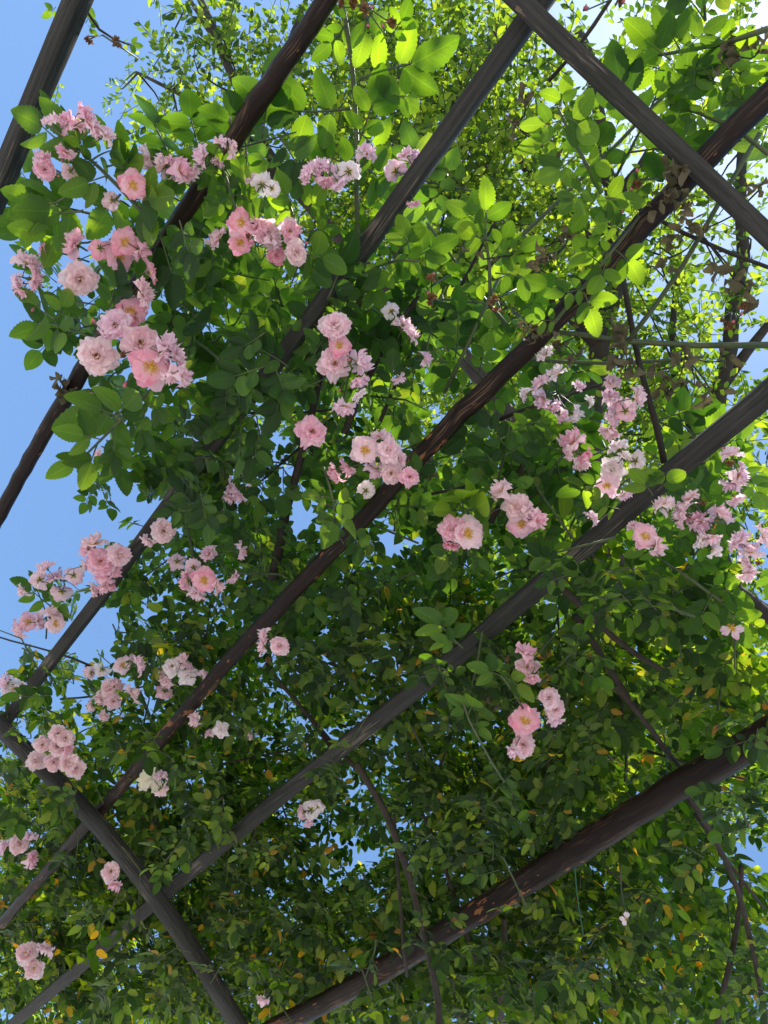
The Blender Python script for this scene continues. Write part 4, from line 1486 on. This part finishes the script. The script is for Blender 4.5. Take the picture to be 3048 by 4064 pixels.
dry_clump('grey brown dead leaves stuck where crossbeam meets the red brown pole', [(1440, 425), (1465, 395), (1410, 435), (1480, 440), (1450, 370)], -.05, 1, 46)
dry_clump('dead leaf bunch caught on the lower red brown pole', [(1150, 715), (1165, 720), (1140, 700)], -.035, 2, 34)
dry_clump('yellowed crumpled leaves hanging on the dark twig', [(1340, 725), (1345, 755), (1338, 785), (1350, 800)], -.02, 3, 48, n=5)
dry_clump('shrivelled leaves hanging along the thin horizontal stem at right', [(1480, 770), (1500, 830), (1440, 850), (1560, 780), (1420, 800), (1540, 850)], .03, 4, 44, n=4)
dry_clump('curled dead leaves below the red brown pole', [(1215, 740), (1245, 770), (1255, 700), (1205, 760)], .03, 5, 34, n=4)
dry_clump('brown rolled leaves among big leaves under the crossbeam', [(1110, 270), (1190, 310), (1200, 340), (1135, 205)], -.04, 6, 38, n=5)
dry_clump('dusty dry leaves among the sunlit sprays in the middle', [(1230, 510), (1180, 550), (1045, 560), (1160, 570)], -.04, 7, 40, n=5)
dry_clump('greyish dead leaves in the glare at the top right', [(1590, 120), (1570, 90), (1610, 160), (1545, 150), (1640, 110)], .06, 8, 42, n=5)
dry_clump('withered leaves on thin stems between crossbeam and right edge', [(1510, 500), (1480, 490), (1550, 590), (1620, 630), (1590, 610), (1440, 560), (1640, 410)], .0, 9, 46, n=4)
dry_clump('dry torn leaf wad lodged on the left round brown pole', [(142, 830), (135, 848), (152, 856)], -.02, 10, 34, n=6)
dry_clump('orange dead leaves behind the pink blooms low on the right', [(1060, 1480), (1045, 1500), (1075, 1520), (1050, 1540)], .03, 11, 26, n=6)
dry_clump('rust brown leaves in the shade below the central spray', [(920, 990), (935, 1010), (925, 1030), (900, 965)], .03, 12, 28, n=5)

# cream blossom, ties
cr = empty('blossom_cluster', P(320, 1680, BEAM - .04), 'tiny creamy white blossoms in a tuft on dark leaves', 'blossoms')
mb = MB()
for k, (x, y) in enumerate([(315, 1690), (325, 1668), (333, 1700), (309, 1683), (321, 1680), (330, 1688), (316, 1672), (340, 1692), (310, 1697)]):
    c = P(x, y, BEAM - .08 + .01 * (k % 3))
    f = MB()
    zd = (CAMP - c).normalized() + Vector((rnd.gauss(0, .4), rnd.gauss(0, .4), rnd.gauss(0, .4)))
    zd.normalize()
    a = zd.orthogonal().normalized()
    b = zd.cross(a)
    for j in range(5):
        t = 6.283 * j / 5
        r_ = a * math.cos(t) + b * math.sin(t)
        leaflet(f, c + r_ * .001, r_ + zd * .3, zd, .014, .42, 4, 3, 0, .1, .1)
    link('blossom', f.mesh('blossom', [M['cream']]), cr)
    q = [c, c + Vector((0, 0, .02)), P(320, 1680, BEAM)]
    mb.tube(q, [.0008] * 3, n=4)
link('stem', mb.mesh('stem', [M['stem']]), cr)


def tie(label, px, z0, z1):
    pts = [P(x, y, z0 + (z1 - z0) * i / (len(px) - 1)) for i, (x, y) in enumerate(px)]
    mb = MB()
    q = smooth(resample(pts, .02), 3)
    mb.tube(q, [.0011] * len(q), n=6)
    o = link('garden_tie', mb.mesh('garden_tie', [M['tie']]))
    tag(o, label, 'garden tie', 'green garden ties')


tie('green garden tie dangling below the thick dark pole', [(1240, 1850), (1243, 1910), (1252, 1975), (1260, 2020)], B - .01, B - .08)
tie('green wire tie crossing dark leaves beside the sky gap', [(610, 1545), (640, 1590), (668, 1635)], B + .02, B + .01)
tie('bright green tie standing above the thick pole end', [(1440, 1695), (1442, 1640), (1436, 1600)], B + .0, B + .09)
